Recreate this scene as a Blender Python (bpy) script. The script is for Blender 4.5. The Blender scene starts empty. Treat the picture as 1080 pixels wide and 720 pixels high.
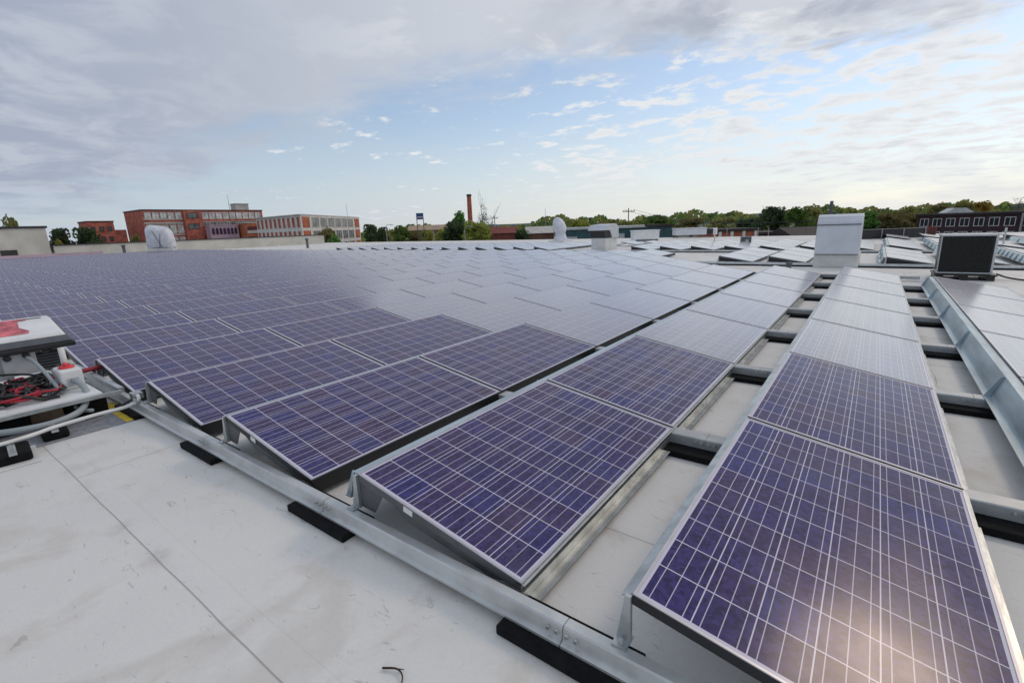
import bpy, bmesh, math, random
from mathutils import Vector, Matrix
random.seed(7)
S = bpy.context.scene
COL = S.collection
R = math.radians
pi = math.pi

# ------------------------------------------------------------------ camera
CAM = Vector((1.9135, -1.258, 1.4372))
F0 = 509.48                       # focal length in pixels of a 1080 px wide picture
yaw, pitch, roll = -0.6429, -0.2342, -0.036
_f = Vector((math.sin(yaw)*math.cos(pitch), math.cos(yaw)*math.cos(pitch), math.sin(pitch)))
_r = Vector((math.cos(yaw), -math.sin(yaw), 0))
_u = _r.cross(_f)
_R = math.cos(roll)*_r + math.sin(roll)*_u
_U = -math.sin(roll)*_r + math.cos(roll)*_u
cd = bpy.data.cameras.new('camera')
cam = bpy.data.objects.new('camera', cd); COL.objects.link(cam)
cd.sensor_width = 36; cd.lens = F0/1080*36
cd.clip_start = 0.05; cd.clip_end = 3000
M4 = Matrix((_R, _U, -_f)).transposed().to_4x4(); M4.translation = CAM
cam.matrix_world = M4
S.camera = cam

# ------------------------------------------------------------------ sun, sky, exposure
SUN_AZ, SUN_EL = R(21), R(38)
sd = bpy.data.lights.new('sun', 'SUN'); sun = bpy.data.objects.new('sun', sd); COL.objects.link(sun)
sd.energy = 0.5; sd.angle = R(12); sd.color = (1.0, .77, .55)
sdir = Vector((math.sin(SUN_AZ)*math.cos(SUN_EL), math.cos(SUN_AZ)*math.cos(SUN_EL), math.sin(SUN_EL)))
sun.rotation_euler = (-sdir).to_track_quat('-Z', 'Y').to_euler()
vs = S.view_settings
vs.view_transform = 'Standard'; vs.look = 'None'; vs.exposure = 0.34; vs.gamma = 1.0; vs.use_curve_mapping = False

class NT:
    """tiny helper for node trees"""
    def __init__(s, tree): s.t = tree; s.n = tree.nodes; s.l = tree.links
    def new(s, kind, **kw):
        n = s.n.new(kind)
        for k, v in kw.items(): setattr(n, k, v)
        return n
    def put(s, sock, v):
        if hasattr(v, 'is_output'): s.l.new(v, sock)
        elif v is not None: sock.default_value = v
    def m(s, op, a, b=None, c=None, clamp=False):
        n = s.n.new('ShaderNodeMath'); n.operation = op; n.use_clamp = clamp
        s.put(n.inputs[0], a)
        if b is not None: s.put(n.inputs[1], b)
        if c is not None: s.put(n.inputs[2], c)
        return n.outputs[0]
    def mix(s, f, a, b, blend='MIX'):
        n = s.n.new('ShaderNodeMix'); n.data_type = 'RGBA'; n.blend_type = blend
        s.put(n.inputs[0], f)
        for i, v in ((6, a), (7, b)):
            if isinstance(v, tuple) and len(v) == 3: v = (*v, 1)
            s.put(n.inputs[i], v)
        return n.outputs[2]
    def noise(s, vec, scale, detail=4, rough=.55, dist=0.0, dim='3D'):
        n = s.n.new('ShaderNodeTexNoise'); n.noise_dimensions = dim
        if vec is not None: s.l.new(vec, n.inputs['Vector'])
        n.inputs['Scale'].default_value = scale; n.inputs['Detail'].default_value = detail
        n.inputs['Roughness'].default_value = rough; n.inputs['Distortion'].default_value = dist
        return n.outputs[0]
    def smooth(s, v, a, b, lo=0., hi=1.):
        n = s.n.new('ShaderNodeMapRange'); n.interpolation_type = 'SMOOTHSTEP'
        s.put(n.inputs['Value'], v); s.put(n.inputs['From Min'], a); s.put(n.inputs['From Max'], b)
        n.inputs['To Min'].default_value = lo; n.inputs['To Max'].default_value = hi
        return n.outputs[0]
    def ramp(s, v, stops):
        n = s.n.new('ShaderNodeValToRGB'); s.put(n.inputs[0], v)
        e = n.color_ramp.elements
        while len(e) < len(stops): e.new(.5)
        for i, (p, c) in enumerate(stops):
            e[i].position = p
            e[i].color = (c, c, c, 1) if not isinstance(c, tuple) else (*c, 1)
        return n.outputs[0]
    def vmul(s, v, xyz):
        n = s.n.new('ShaderNodeVectorMath'); n.operation = 'MULTIPLY'; s.l.new(v, n.inputs[0]); n.inputs[1].default_value = xyz
        return n.outputs[0]

W = bpy.data.worlds.new('World'); S.world = W; W.use_nodes = True
w = NT(W.node_tree); w.n.clear()
SKY_STRENGTH = 0.1
sky = w.new('ShaderNodeTexSky', sky_type='NISHITA'); sky.sun_disc = False
sky.sun_elevation = SUN_EL; sky.sun_rotation = SUN_AZ; sky.air_density = 1.0; sky.dust_density = .5; sky.ozone_density = 2.5
tc = w.new('ShaderNodeTexCoord'); D = tc.outputs['Generated']
sp = w.new('ShaderNodeSeparateXYZ'); w.l.new(D, sp.inputs[0]); dx, dy, dz = sp.outputs
zc = w.m('MAXIMUM', dz, 0.0)
den = w.m('ADD', zc, .13)
cmb = w.new('ShaderNodeCombineXYZ')
w.l.new(w.m('DIVIDE', dx, den), cmb.inputs[0]); w.l.new(w.m('DIVIDE', dy, den), cmb.inputs[1])
P = cmb.outputs[0]                                           # cloud plane
az = w.m('ARCTAN2', dx, dy)                                  # 0 = along the rows, negative to the left
azn = w.m('MULTIPLY_ADD', az, 1/(2*pi), .5)
def A(d): return d/360+.5
n1 = w.noise(P, .9, 5, .55, .6)
n2 = w.noise(P, 2.6, 9, .60, .4)
n3 = w.noise(w.vmul(P, (1.0, 1.25, 1)), 4.6, 9, .62, .25)
nb = w.noise(w.vmul(P, (.7, 1.0, 1)), 1.5, 7, .58, .5)
base = w.ramp(azn, [(0, .28), (A(-100), .04), (A(-74), .07), (A(-64), .15), (A(-52), .235), (A(-37), .275), (A(-18), .285), (A(0), .25), (A(20), .26), (1, .28)])
zz = w.m('MULTIPLY_ADD', w.m('SUBTRACT', n1, .5), .16, zc)
zz = w.m('MULTIPLY_ADD', w.m('SUBTRACT', nb, .5), .15, zz)
zz = w.m('MULTIPLY_ADD', w.m('SUBTRACT', n3, .5), w.smooth(az, R(-60), R(-20), .02, .14), zz)
bank = w.smooth(zz, w.m('SUBTRACT', base, .045), w.m('ADD', base, .05))
# bank colour: grey blue on the left, brighter to the right, dark patches and bright breaks underneath
bcol = w.mix(w.smooth(az, R(-88), R(-30)), (2.85, 3.25, 4.1), (4.8, 5.1, 5.6))
patch = w.m('MULTIPLY', w.smooth(nb, .47, .62), w.smooth(az, R(-45), R(-8)))
bcol = w.mix(w.m('MULTIPLY', patch, .9), bcol, (2.9, 3.2, 3.95))
brk = w.m('MULTIPLY', w.smooth(n2, .50, .64), w.smooth(az, R(-70), R(-15)))
bcol = w.mix(w.m('MULTIPLY', brk, .75), bcol, (6.6, 6.75, 6.95))
soft = w.m('MULTIPLY', w.smooth(n2, .40, .62), w.smooth(az, R(-50), R(-80)))
bcol = w.mix(w.m('MULTIPLY', soft, .5), bcol, (4.9, 5.2, 5.8))
# broken fair-weather clouds under the bank, more of them to the right
cov = w.ramp(azn, [(0, .5), (A(-80), .64), (A(-50), .565), (A(-36), .535), (A(-22), .515), (A(-8), .465), (A(10), .44), (1, .46)])
st = w.m('ADD', w.m('MULTIPLY', n3, .62), w.m('MULTIPLY', n1, .38))
streak = w.smooth(st, w.m('SUBTRACT', cov, .015), w.m('ADD', cov, .075))
shade = w.smooth(st, w.m('ADD', cov, .05), w.m('ADD', cov, .17))
scol = w.mix(w.m('MULTIPLY', shade, .5), (6.6, 6.7, 6.8), (4.7, 4.95, 5.4))
streak = w.m('MULTIPLY', streak, w.smooth(zc, .015, .09, .35, .95))
# thin milky veil, thicker at the horizon
veil = w.smooth(zc, 0.0, .24, .88, .26)
veil = w.m('MULTIPLY', veil, w.smooth(n1, .2, .7, .75, 1.1), clamp=True)
vcol = w.mix(w.smooth(az, R(-80), R(-10)), (4.0, 4.6, 5.4), (6.1, 6.2, 6.15))
c = w.mix(veil, sky.outputs[0], vcol)
c = w.mix(streak, c, scol)
c = w.mix(bank, c, bcol)
# the cloud in front of the sun glows
vm = w.new('ShaderNodeVectorMath', operation='DOT_PRODUCT'); w.l.new(D, vm.inputs[0]); vm.inputs[1].default_value = sdir
dt = w.m('MAXIMUM', vm.outputs['Value'], 0.0)
g1 = w.m('MULTIPLY', w.m('POWER', dt, 6.0), .04); g2 = w.m('MULTIPLY', w.m('POWER', dt, 40.0), .12)
glow = w.m('ADD', w.m('ADD', g1, g2), 1.0)
vsn = w.new('ShaderNodeVectorMath', operation='SCALE'); w.l.new(c, vsn.inputs[0]); w.l.new(glow, vsn.inputs['Scale'])
bg = w.new('ShaderNodeBackground'); w.l.new(vsn.outputs[0], bg.inputs[0]); bg.inputs[1].default_value = SKY_STRENGTH
wo = w.new('ShaderNodeOutputWorld'); w.l.new(bg.outputs[0], wo.inputs[0])

# ------------------------------------------------------------------ pixel helpers (photo pixels, 1080 wide)
def ray(x, y): return _f + _R*((x-540)/F0) + _U*((360-y)/F0)
def at(x, y, depth): return CAM + ray(x, y)*depth            # real point at that depth
# ------------------------------------------------------------------ materials
MATS = {}
def mat(name, col, rough=.6, metal=0., var=.12, scale=6., bump=0., spec=.5, coord='Object', streak=None):
    if name in MATS: return MATS[name]
    m = bpy.data.materials.new(name); m.use_nodes = True; t = NT(m.node_tree)
    b = t.n['Principled BSDF']; tcn = t.new('ShaderNodeTexCoord'); v = tcn.outputs[coord]
    if streak: v = t.vmul(v, streak)
    n = t.noise(v, scale, 6, .6)
    d = tuple(max(0, x*(1-var*1.6)) for x in col); l = tuple(min(1, x*(1+var)) for x in col)
    c = t.mix(t.smooth(n, .3, .7), d, l)
    t.l.new(c, b.inputs['Base Color'])
    b.inputs['Roughness'].default_value = rough; b.inputs['Metallic'].default_value = metal
    b.inputs['Specular IOR Level'].default_value = spec
    if bump:
        bn = t.new('ShaderNodeBump'); bn.inputs['Strength'].default_value = bump; bn.inputs['Distance'].default_value = .02
        t.l.new(n, bn.inputs['Height']); t.l.new(bn.outputs[0], b.inputs['Normal'])
    MATS[name] = m
    return m
mat('galvanised', (.50, .53, .54), .38, .75, .16, 9)
mat('rail_steel', (.58, .60, .60), .42, .55, .10, 5)
mat('rail_grey', (.43, .45, .46), .5, .4, .10, 5)
mat('deflector', (.42, .50, .54), .34, .7, .14, 3, streak=(4, .6, 4))
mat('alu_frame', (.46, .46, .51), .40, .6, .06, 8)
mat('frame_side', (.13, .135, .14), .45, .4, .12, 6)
mat('black_frame', (.012, .012, .014), .45, 0, .1, 8)
mat('plate', (.10, .105, .11), .5, .3, .18, 5)
mat('rubber', (.008, .008, .009), .9, 0, .3, 25, bump=.3, spec=.2)
mat('white_paint', (.74, .75, .76), .45, 0, .06, 3)
mat('hood_white', (.60, .63, .68), .45, .2, .06, 2)
mat('curb_white', (.66, .66, .65), .8, 0, .08, 3)
mat('cream', (.55, .53, .48), .8, 0, .08, .8)
mat('dark_trim', (.03, .03, .035), .6)
mat('black_plastic', (.012, .012, .013), .4)
mat('dark_grey', (.10, .11, .13), .45)
mat('box_grey', (.48, .50, .52), .5, 0, .05, 6)
mat('conduit', (.30, .34, .36), .5, 0, .06, 8)
mat('conduit_white', (.70, .71, .70), .45, 0, .05, 8)
mat('red_label', (.66, .15, .18), .5, 0, .35, 9)
mat('red_cable', (.35, .012, .03), .45)
mat('red_bright', (.75, .05, .06), .45)
mat('tan', (.40, .29, .20), .8, 0, .15, 8)
mat('yellow', (.66, .47, .02), .6, 0, .15, 14)
mat('walk_grey', (.27, .28, .31), .9, 0, .14, 30, bump=.3)
mat('tarp', (.60, .62, .69), .45, 0, .12, 2.2, bump=.9)
mat('red_brick', (.43, .125, .09), .9, 0, .25, .8)
mat('red_brick_dark', (.10, .035, .035), .9, 0, .2, .8)
mat('purple_brick', (.06, .032, .038), .9, 0, .2, .8)
mat('orange_brick', (.45, .14, .075), .9, 0, .2, .8)
mat('concrete', (.50, .48, .46), .85, 0, .1, .7)
mat('stone_white', (.72, .70, .68), .8, 0, .1, .7)
mat('pink_trim', (.45, .33, .40), .8, 0, .1, .7)
mat('purple_win', (.055, .018, .06), .25)
mat('teal', (.03, .09, .11), .6, 0, .2, .5)
mat('pale_roof', (.52, .54, .56), .6, 0, .08, .6)
mat('roof_dark', (.045, .035, .035), .8, 0, .2, 1)
mat('brown_wall', (.20, .11, .08), .9, 0, .2, .7)
mat('glass', (.16, .18, .19), .15, 0, .4, .5)
mat('glass_pale', (.58, .60, .60), .3, 0, .3, .5)
mat('glass_dark', (.03, .035, .045), .12, 0, .3, .6)
mat('sign_blue', (.02, .06, .22), .4)
mat('wood_pole', (.11, .08, .065), .9, 0, .2, 4)
mat('grey_pole', (.36, .37, .36), .6)
mat('coil', (.022, .025, .024), .6, 0, .4, 30)
mat('bark', (.06, .045, .035), .95, 0, .25, 3)
mat('twig', (.05, .03, .02), .9)
mat('hill', (.06, .10, .11), 1, 0, .2, .02)
mat('ground', (.09, .10, .07), 1, 0, .35, .02)
mat('red_house', (.19, .055, .045), .9, 0, .2, .7)

def leaf_mat(name, c1, c2):
    m = bpy.data.materials.new(name); m.use_nodes = True; t = NT(m.node_tree); b = t.n['Principled BSDF']
    g = t.new('ShaderNodeNewGeometry'); oi = t.new('ShaderNodeObjectInfo')
    n = t.noise(g.outputs['Position'], .45, 4, .6)
    c = t.mix(t.smooth(n, .35, .65), c1, c2)
    h = t.new('ShaderNodeHueSaturation'); t.l.new(c, h.inputs['Color'])
    t.l.new(t.m('MULTIPLY_ADD', oi.outputs['Random'], .05, .475), h.inputs['Hue'])
    t.l.new(t.m('MULTIPLY_ADD', oi.outputs['Random'], .5, .75), h.inputs['Value'])
    t.l.new(h.outputs[0], b.inputs['Base Color']); b.inputs['Roughness'].default_value = .7
    b.inputs['Specular IOR Level'].default_value = .2
    tl = t.new('ShaderNodeBsdfTranslucent'); t.l.new(h.outputs[0], tl.inputs[0]); ms = t.new('ShaderNodeMixShader'); ms.inputs[0].default_value = .4
    t.l.new(b.outputs[0], ms.inputs[1]); t.l.new(tl.outputs[0], ms.inputs[2]); t.l.new(ms.outputs[0], t.n['Material Output'].inputs[0])
    MATS[name] = m
leaf_mat('leaf_green', (0.090, 0.190, 0.046), (0.190, 0.304, 0.075))
leaf_mat('leaf_dark', (.065, .105, .055), (.105, .155, .070))
leaf_mat('leaf_yellow', (0.304, 0.304, 0.064), (0.340, 0.340, 0.090))
leaf_mat('leaf_olive', (0.190, 0.190, 0.072), (0.304, 0.280, 0.101))
leaf_mat('leaf_orange', (0.300, 0.127, 0.029), (0.300, 0.215, 0.043))
leaf_mat('leaf_red', (0.330, 0.075, 0.056), (0.340, 0.127, 0.075))
leaf_mat('leaf_haze', (0.240, 0.225, 0.225), (0.315, 0.300, 0.300))

# roof membrane: off-white sheets with lap seams, scuffs and rusty stains
def roof_material():
    m = bpy.data.materials.new('roof_membrane'); m.use_nodes = True; t = NT(m.node_tree); b = t.n['Principled BSDF']
    tcn = t.new('ShaderNodeTexCoord'); v = tcn.outputs['Object']
    s = t.new('ShaderNodeSeparateXYZ'); t.l.new(v, s.inputs[0]); X, Y, Z = s.outputs
    big = t.noise(v, .55, 5, .6); mid = t.noise(v, 2.3, 6, .65, .4); fine = t.noise(v, 60, 3, .6)
    c = t.mix(t.smooth(big, .3, .7), (.66, .655, .64), (.735, .73, .71))
    stain = t.smooth(mid, .52, .70)
    c = t.mix(t.m('MULTIPLY', stain, .42), c, (.50, .44, .37))
    c = t.mix(t.smooth(fine, .35, .75, 0, .10), c, (.36, .36, .36))
    sc = t.noise(t.vmul(v, (3, 9, 1)), 2.2, 3, .7, 1.5)
    c = t.mix(t.smooth(sc, .63, .70, 0, .45), c, (.30, .28, .26))
    pud = t.noise(v, .8, 5, .55, .5)
    ring = t.m('MULTIPLY', t.smooth(pud, .55, .60), t.smooth(pud, .60, .68, 1, 0))
    c = t.mix(t.m('MULTIPLY', ring, .28), c, (.42, .37, .31))
    # lap seams
    wob = t.m('MULTIPLY', t.m('SUBTRACT', t.noise(v, 1.3, 2), .5), .02)
    yy = t.m('DIVIDE', t.m('ADD', t.m('ADD', Y, .70), wob), 1.35)
    row = t.m('FLOOR', yy); fy = t.m('SUBTRACT', yy, row)
    dyl = t.m('MULTIPLY', t.m('MINIMUM', fy, t.m('SUBTRACT', 1.0, fy)), 1.35)
    xx = t.m('DIVIDE', t.m('ADD', t.m('ADD', X, 1.95), t.m('MULTIPLY', row, 2.6)), 6.1)
    fx = t.m('FRACT', t.m('ADD', xx, wob))
    dxl = t.m('MULTIPLY', t.m('MINIMUM', fx, t.m('SUBTRACT', 1.0, fx)), 6.1)
    dl = t.m('MINIMUM', dyl, dxl)
    line = t.smooth(dl, .0015, .0055, 1, 0)
    dirt = t.m('MULTIPLY', t.smooth(dl, .0, .09, 1, 0), t.smooth(mid, .42, .68))
    c = t.mix(t.m('MULTIPLY', dirt, .35), c, (.36, .33, .29))
    lap = t.m('LESS_THAN', fy, .085)
    c = t.mix(t.m('MULTIPLY', lap, .07), c, (.72, .72, .71))
    c = t.mix(t.m('MULTIPLY', t.smooth(t.m('ABSOLUTE', t.m('SUBTRACT', fy, .085)), 0.0, .003, 1, 0), .16), c, (.35, .34, .32))
    c = t.mix(t.m('MULTIPLY', line, .62), c, (.22, .21, .20))
    t.l.new(c, b.inputs['Base Color']); b.inputs['Roughness'].default_value = .62
    h = t.m('ADD', t.m('MULTIPLY', t.smooth(fy, 0, .04), .5), t.m('MULTIPLY', fine, .12)); h = t.m('MULTIPLY_ADD', t.noise(t.vmul(v, (1, .35, 1)), 1.7, 4, .5, .6), 5.0, h)
    bn = t.new('ShaderNodeBump'); bn.inputs['Strength'].default_value = .35; bn.inputs['Distance'].default_value = .01
    t.l.new(h, bn.inputs['Height']); t.l.new(bn.outputs[0], b.inputs['Normal'])
    MATS['roof_membrane'] = m
roof_material()

# solar cells behind glass: six by ten multicrystalline cells, three busbars each (uv: 0-1 across, 0-1 along, whole numbers pick the panel)
def cell_material(name, rough=.19):
    m = bpy.data.materials.new(name); m.use_nodes = True; t = NT(m.node_tree); b = t.n['Principled BSDF']
    uv = t.new('ShaderNodeUVMap'); uv.uv_map = 'cells'
    oi = t.new('ShaderNodeObjectInfo')
    s = t.new('ShaderNodeSeparateXYZ'); t.l.new(uv.outputs[0], s.inputs[0]); U, V = s.outputs[0], s.outputs[1]
    pu = t.m('FLOOR', U); pv = t.m('FLOOR', V)
    lu = t.m('SUBTRACT', U, pu); lv = t.m('SUBTRACT', V, pv)
    mu, mv = .010, .008                                       # white margin
    cu = t.m('MULTIPLY', t.m('SUBTRACT', lu, mu), 6/(1-2*mu)); cv = t.m('MULTIPLY', t.m('SUBTRACT', lv, mv), 10/(1-2*mv))
    fu = t.m('FRACT', cu); fv = t.m('FRACT', cv)
    du = t.m('MINIMUM', fu, t.m('SUBTRACT', 1.0, fu)); dv = t.m('MINIMUM', fv, t.m('SUBTRACT', 1.0, fv))
    gap = t.m('MAXIMUM', t.m('LESS_THAN', du, .013), t.m('LESS_THAN', dv, .014))
    bus = t.m('LESS_THAN', t.m('ABSOLUTE', t.m('SUBTRACT', t.m('FRACT', t.m('MULTIPLY', fu, 3.0)), .5)), .029)
    out = t.m('MAXIMUM', t.m('MAXIMUM', t.m('LESS_THAN', cu, 0.), t.m('GREATER_THAN', cu, 6.)), t.m('MAXIMUM', t.m('LESS_THAN', cv, 0.), t.m('GREATER_THAN', cv, 10.)))
    white = t.m('MAXIMUM', gap, out)
    cid = t.new('ShaderNodeCombineXYZ'); t.l.new(t.m('FLOOR', cu), cid.inputs[0]); t.l.new(t.m('FLOOR', cv), cid.inputs[1])
    t.l.new(t.m('ADD', t.m('MULTIPLY', oi.outputs['Random'], 91.0), t.m('MULTIPLY_ADD', pu, 17.0, t.m('MULTIPLY', pv, 3.7))), cid.inputs[2])
    wn = t.new('ShaderNodeTexWhiteNoise'); wn.noise_dimensions = '3D'; t.l.new(cid.outputs[0], wn.inputs[0])
    rnd = wn.outputs[0]
    c = t.ramp(rnd, [(0, (.042, .027, .112)), (.3, (.037, .029, .122)), (.55, (.053, .030, .103)), (.82, (.030, .028, .150)), (1, (.058, .031, .092))])
    vo = t.new('ShaderNodeTexVoronoi'); vo.inputs['Scale'].default_value = 60
    mp = t.vmul(uv.outputs[0], (1, 1.7, 1)); t.l.new(mp, vo.inputs['Vector'])
    sv = t.new('ShaderNodeSeparateXYZ'); t.l.new(vo.outputs['Color'], sv.inputs[0])
    hs = t.new('ShaderNodeHueSaturation'); t.l.new(c, hs.inputs['Color']); t.l.new(t.m('MULTIPLY_ADD', sv.outputs[0], .8, .6), hs.inputs['Value'])
    c = t.mix(bus, hs.outputs[0], (.50, .48, .57))
    c = t.mix(white, c, (.60, .58, .68))
    # grazing sky sheen painted in by position: grows backwards, starts later on the left
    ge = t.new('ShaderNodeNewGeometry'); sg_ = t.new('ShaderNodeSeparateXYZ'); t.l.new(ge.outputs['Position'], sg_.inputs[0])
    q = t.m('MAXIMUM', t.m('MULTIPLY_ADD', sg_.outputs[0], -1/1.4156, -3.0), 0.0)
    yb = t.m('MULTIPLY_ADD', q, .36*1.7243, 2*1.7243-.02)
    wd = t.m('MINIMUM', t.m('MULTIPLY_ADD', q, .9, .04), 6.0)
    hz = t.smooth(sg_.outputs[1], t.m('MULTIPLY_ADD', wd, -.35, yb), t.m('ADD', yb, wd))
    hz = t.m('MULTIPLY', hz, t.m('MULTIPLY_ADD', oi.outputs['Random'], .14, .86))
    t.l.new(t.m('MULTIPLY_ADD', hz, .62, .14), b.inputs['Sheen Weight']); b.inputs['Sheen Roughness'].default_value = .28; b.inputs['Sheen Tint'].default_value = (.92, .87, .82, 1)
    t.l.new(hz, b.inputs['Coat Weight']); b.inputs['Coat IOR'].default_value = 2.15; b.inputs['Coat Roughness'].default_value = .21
    vs_ = t.new('ShaderNodeTexVoronoi'); vs_.inputs['Scale'].default_value = 7; vs_.inputs['Randomness'].default_value = 1
    off = t.new('ShaderNodeVectorMath', operation='ADD'); t.l.new(mp, off.inputs[0]); cv_ = t.new('ShaderNodeCombineXYZ'); t.l.new(t.m('MULTIPLY', oi.outputs['Random'], 53.0), cv_.inputs[0]); t.l.new(cv_.outputs[0], off.inputs[1]); t.l.new(off.outputs[0], vs_.inputs['Vector'])
    spc = t.new('ShaderNodeSeparateXYZ'); t.l.new(vs_.outputs['Color'], spc.inputs[0])
    spot = t.m('MULTIPLY', t.m('LESS_THAN', vs_.outputs['Distance'], t.m('MULTIPLY_ADD', spc.outputs[1], .05, .02)), t.m('GREATER_THAN', spc.outputs[0], .93))
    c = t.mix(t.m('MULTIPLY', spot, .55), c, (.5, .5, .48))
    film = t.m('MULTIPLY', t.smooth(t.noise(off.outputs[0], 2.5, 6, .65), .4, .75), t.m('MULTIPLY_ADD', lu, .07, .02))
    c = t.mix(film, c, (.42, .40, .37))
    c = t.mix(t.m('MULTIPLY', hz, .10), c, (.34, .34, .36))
    t.l.new(c, b.inputs['Base Color'])
    du_n = t.noise(uv.outputs[0], 3.0, 5, .6)
    t.l.new(t.smooth(du_n, .3, .7, rough*.8, rough*1.25), b.inputs['Roughness'])
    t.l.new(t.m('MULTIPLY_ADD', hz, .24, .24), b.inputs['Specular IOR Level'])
    MATS[name] = m
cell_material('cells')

# ------------------------------------------------------------------ mesh helpers
class MB:
    def __init__(s): s.v = []; s.f = []; s.mi = []; s.uv = []; s.ms = []; s.has_uv = False
    def idx(s, m):
        if m not in s.ms: s.ms.append(m)
        return s.ms.index(m)
    def face(s, pts, m, uv=None):
        i = len(s.v); s.v += [tuple(p) for p in pts]; s.f.append(tuple(range(i, i+len(pts)))); s.mi.append(s.idx(m))
        s.uv += uv if uv else [(0, 0)]*len(pts)
        if uv: s.has_uv = True
    def hexa(s, p, m):
        """eight corners: bottom ring 0-3 then top ring 4-7"""
        for q in ((3, 2, 1, 0), (4, 5, 6, 7), (0, 1, 5, 4), (1, 2, 6, 5), (2, 3, 7, 6), (3, 0, 4, 7)): s.face([p[k] for k in q], m)
    def box(s, a, b, m):
        (x0, y0, z0), (x1, y1, z1) = a, b
        s.hexa([(x0, y0, z0), (x1, y0, z0), (x1, y1, z0), (x0, y1, z0), (x0, y0, z1), (x1, y0, z1), (x1, y1, z1), (x0, y1, z1)], m)
    def obox(s, o, ax, ay, az, m):
        """box from corner o along three vectors"""
        o, ax, ay, az = map(Vector, (o, ax, ay, az))
        s.hexa([o, o+ax, o+ax+ay, o+ay, o+az, o+az+ax, o+az+ax+ay, o+az+ay], m)
    def prism(s, poly, fn, a, b, m):
        """2-D polygon swept from a to b; fn(p, t) gives the 3-D point"""
        A_ = [fn(p, a) for p in poly]; B_ = [fn(p, b) for p in poly]; n = len(poly)
        s.face(A_[::-1], m); s.face(B_, m)
        for i in range(n): s.face([A_[i], A_[(i+1) % n], B_[(i+1) % n], B_[i]], m)
    def tube(s, pts, r, m, n=8, r2=None):
        pts = [Vector(p) for p in pts]; rings = []
        for i, p in enumerate(pts):
            d = (pts[min(i+1, len(pts)-1)]-pts[max(i-1, 0)]).normalized()
            q = d.orthogonal().normalized() if abs(d.z) > .9 else d.cross(Vector((0, 0, 1))).normalized()
            e = d.cross(q); rr = r if r2 is None else r+(r2-r)*i/(len(pts)-1)
            rings.append([p+(q*math.cos(2*pi*k/n)+e*math.sin(2*pi*k/n))*rr for k in range(n)])
        for a, b in zip(rings, rings[1:]):
            for k in range(n): s.face([a[k], a[(k+1) % n], b[(k+1) % n], b[k]], m)
        s.face(rings[0][::-1], m); s.face(rings[-1], m)
    def build(s, name, parent=None, loc=None, smooth=False, bevel=0):
        me = bpy.data.meshes.new(name); me.from_pydata(s.v, [], s.f)
        for k in s.ms: me.materials.append(MATS[k])
        me.polygons.foreach_set('material_index', s.mi)
        if s.has_uv:
            l = me.uv_layers.new(name='cells'); l.data.foreach_set('uv', [x for p in s.uv for x in p])
        bm = bmesh.new(); bm.from_mesh(me); bmesh.ops.remove_doubles(bm, verts=bm.verts, dist=1e-4)
        bmesh.ops.recalc_face_normals(bm, faces=bm.faces)
        bm.to_mesh(me); bm.free()
        o = bpy.data.objects.new(name, me); COL.objects.link(o)
        if parent: o.parent = parent
        if loc: o.location = loc
        if smooth:
            for p in me.polygons: p.use_smooth = True
        if bevel:
            bv = o.modifiers.new('bevel', 'BEVEL'); bv.width = bevel; bv.segments = 2; bv.limit_method = 'ANGLE'; bv.angle_limit = R(40)
        return o
def curve_pts(pts, n=6):
    """Catmull-Rom through points"""
    P_ = [Vector(p) for p in pts]; P_ = [P_[0]*2-P_[1]]+P_+[P_[-1]*2-P_[-2]]; out = []
    for i in range(1, len(P_)-2):
        a, b, c_, d = P_[i-1:i+3]
        for k in range(n):
            t = k/n
            out.append(.5*((2*b)+(c_-a)*t+(2*a-5*b+4*c_-d)*t*t+(3*b-a-3*c_+d)*t**3))
    return out+[P_[-2]]
def tag(o, label, cat, group=None, kind=None):
    o['label'] = label; o['category'] = cat
    if group: o['group'] = group
    if kind: o['kind'] = kind
    return o
def thing(name, label, cat, loc=(0, 0, 0), rz=0, group=None):
    o = bpy.data.objects.new(name, None); COL.objects.link(o); o.empty_display_size = .2
    o.location = loc; o.rotation_euler = (0, 0, rz)
    return tag(o, label, cat, group)
def struct(o): o['kind'] = 'structure'; return o
def copy_tree(o, parent=None):
    c_ = o.copy(); COL.objects.link(c_)
    if parent: c_.parent = parent
    for ch in list(o.children): copy_tree(ch, c_)
    return c_
ORD = ['first', 'second', 'third', 'fourth', 'fifth', 'sixth', 'seventh', 'eighth', 'ninth', 'tenth', 'eleventh', 'twelfth', 'thirteenth']

# ------------------------------------------------------------------ setting
GZ = -7.2
g = MB(); g.face([(-2500, -2500, GZ), (2500, -2500, GZ), (2500, 2500, GZ), (-2500, 2500, GZ)], 'ground'); struct(g.build('ground'))
g = MB(); g.box((-75, -14, GZ+.004), (30, 41, -.004), 'concrete'); struct(g.build('roof_structure'))
g = MB()
g.face([(-75, -14, 0), (30, -14, 0), (30, 41, 0), (-75, 41, 0)], 'roof_membrane'); struct(g.build('roof'))
g = MB()
for k in range(26):                                          # far rise on the horizon
    x0, x1 = -900+k*70, -900+(k+1)*70
    h0, h1 = 12+3*math.sin(k*.7)+2*math.sin(k*1.9), 12+3*math.sin((k+1)*.7)+2*math.sin((k+1)*1.9)
    g.face([(x0, 900, GZ), (x1, 900, GZ), (x1, 980, GZ+h1), (x0, 980, GZ+h0)], 'hill')
    g.face([(x0, 980, GZ+h0), (x1, 980, GZ+h1), (x1, 1100, GZ), (x0, 1100, GZ)], 'hill')
struct(g.build('hills', smooth=True))

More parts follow.
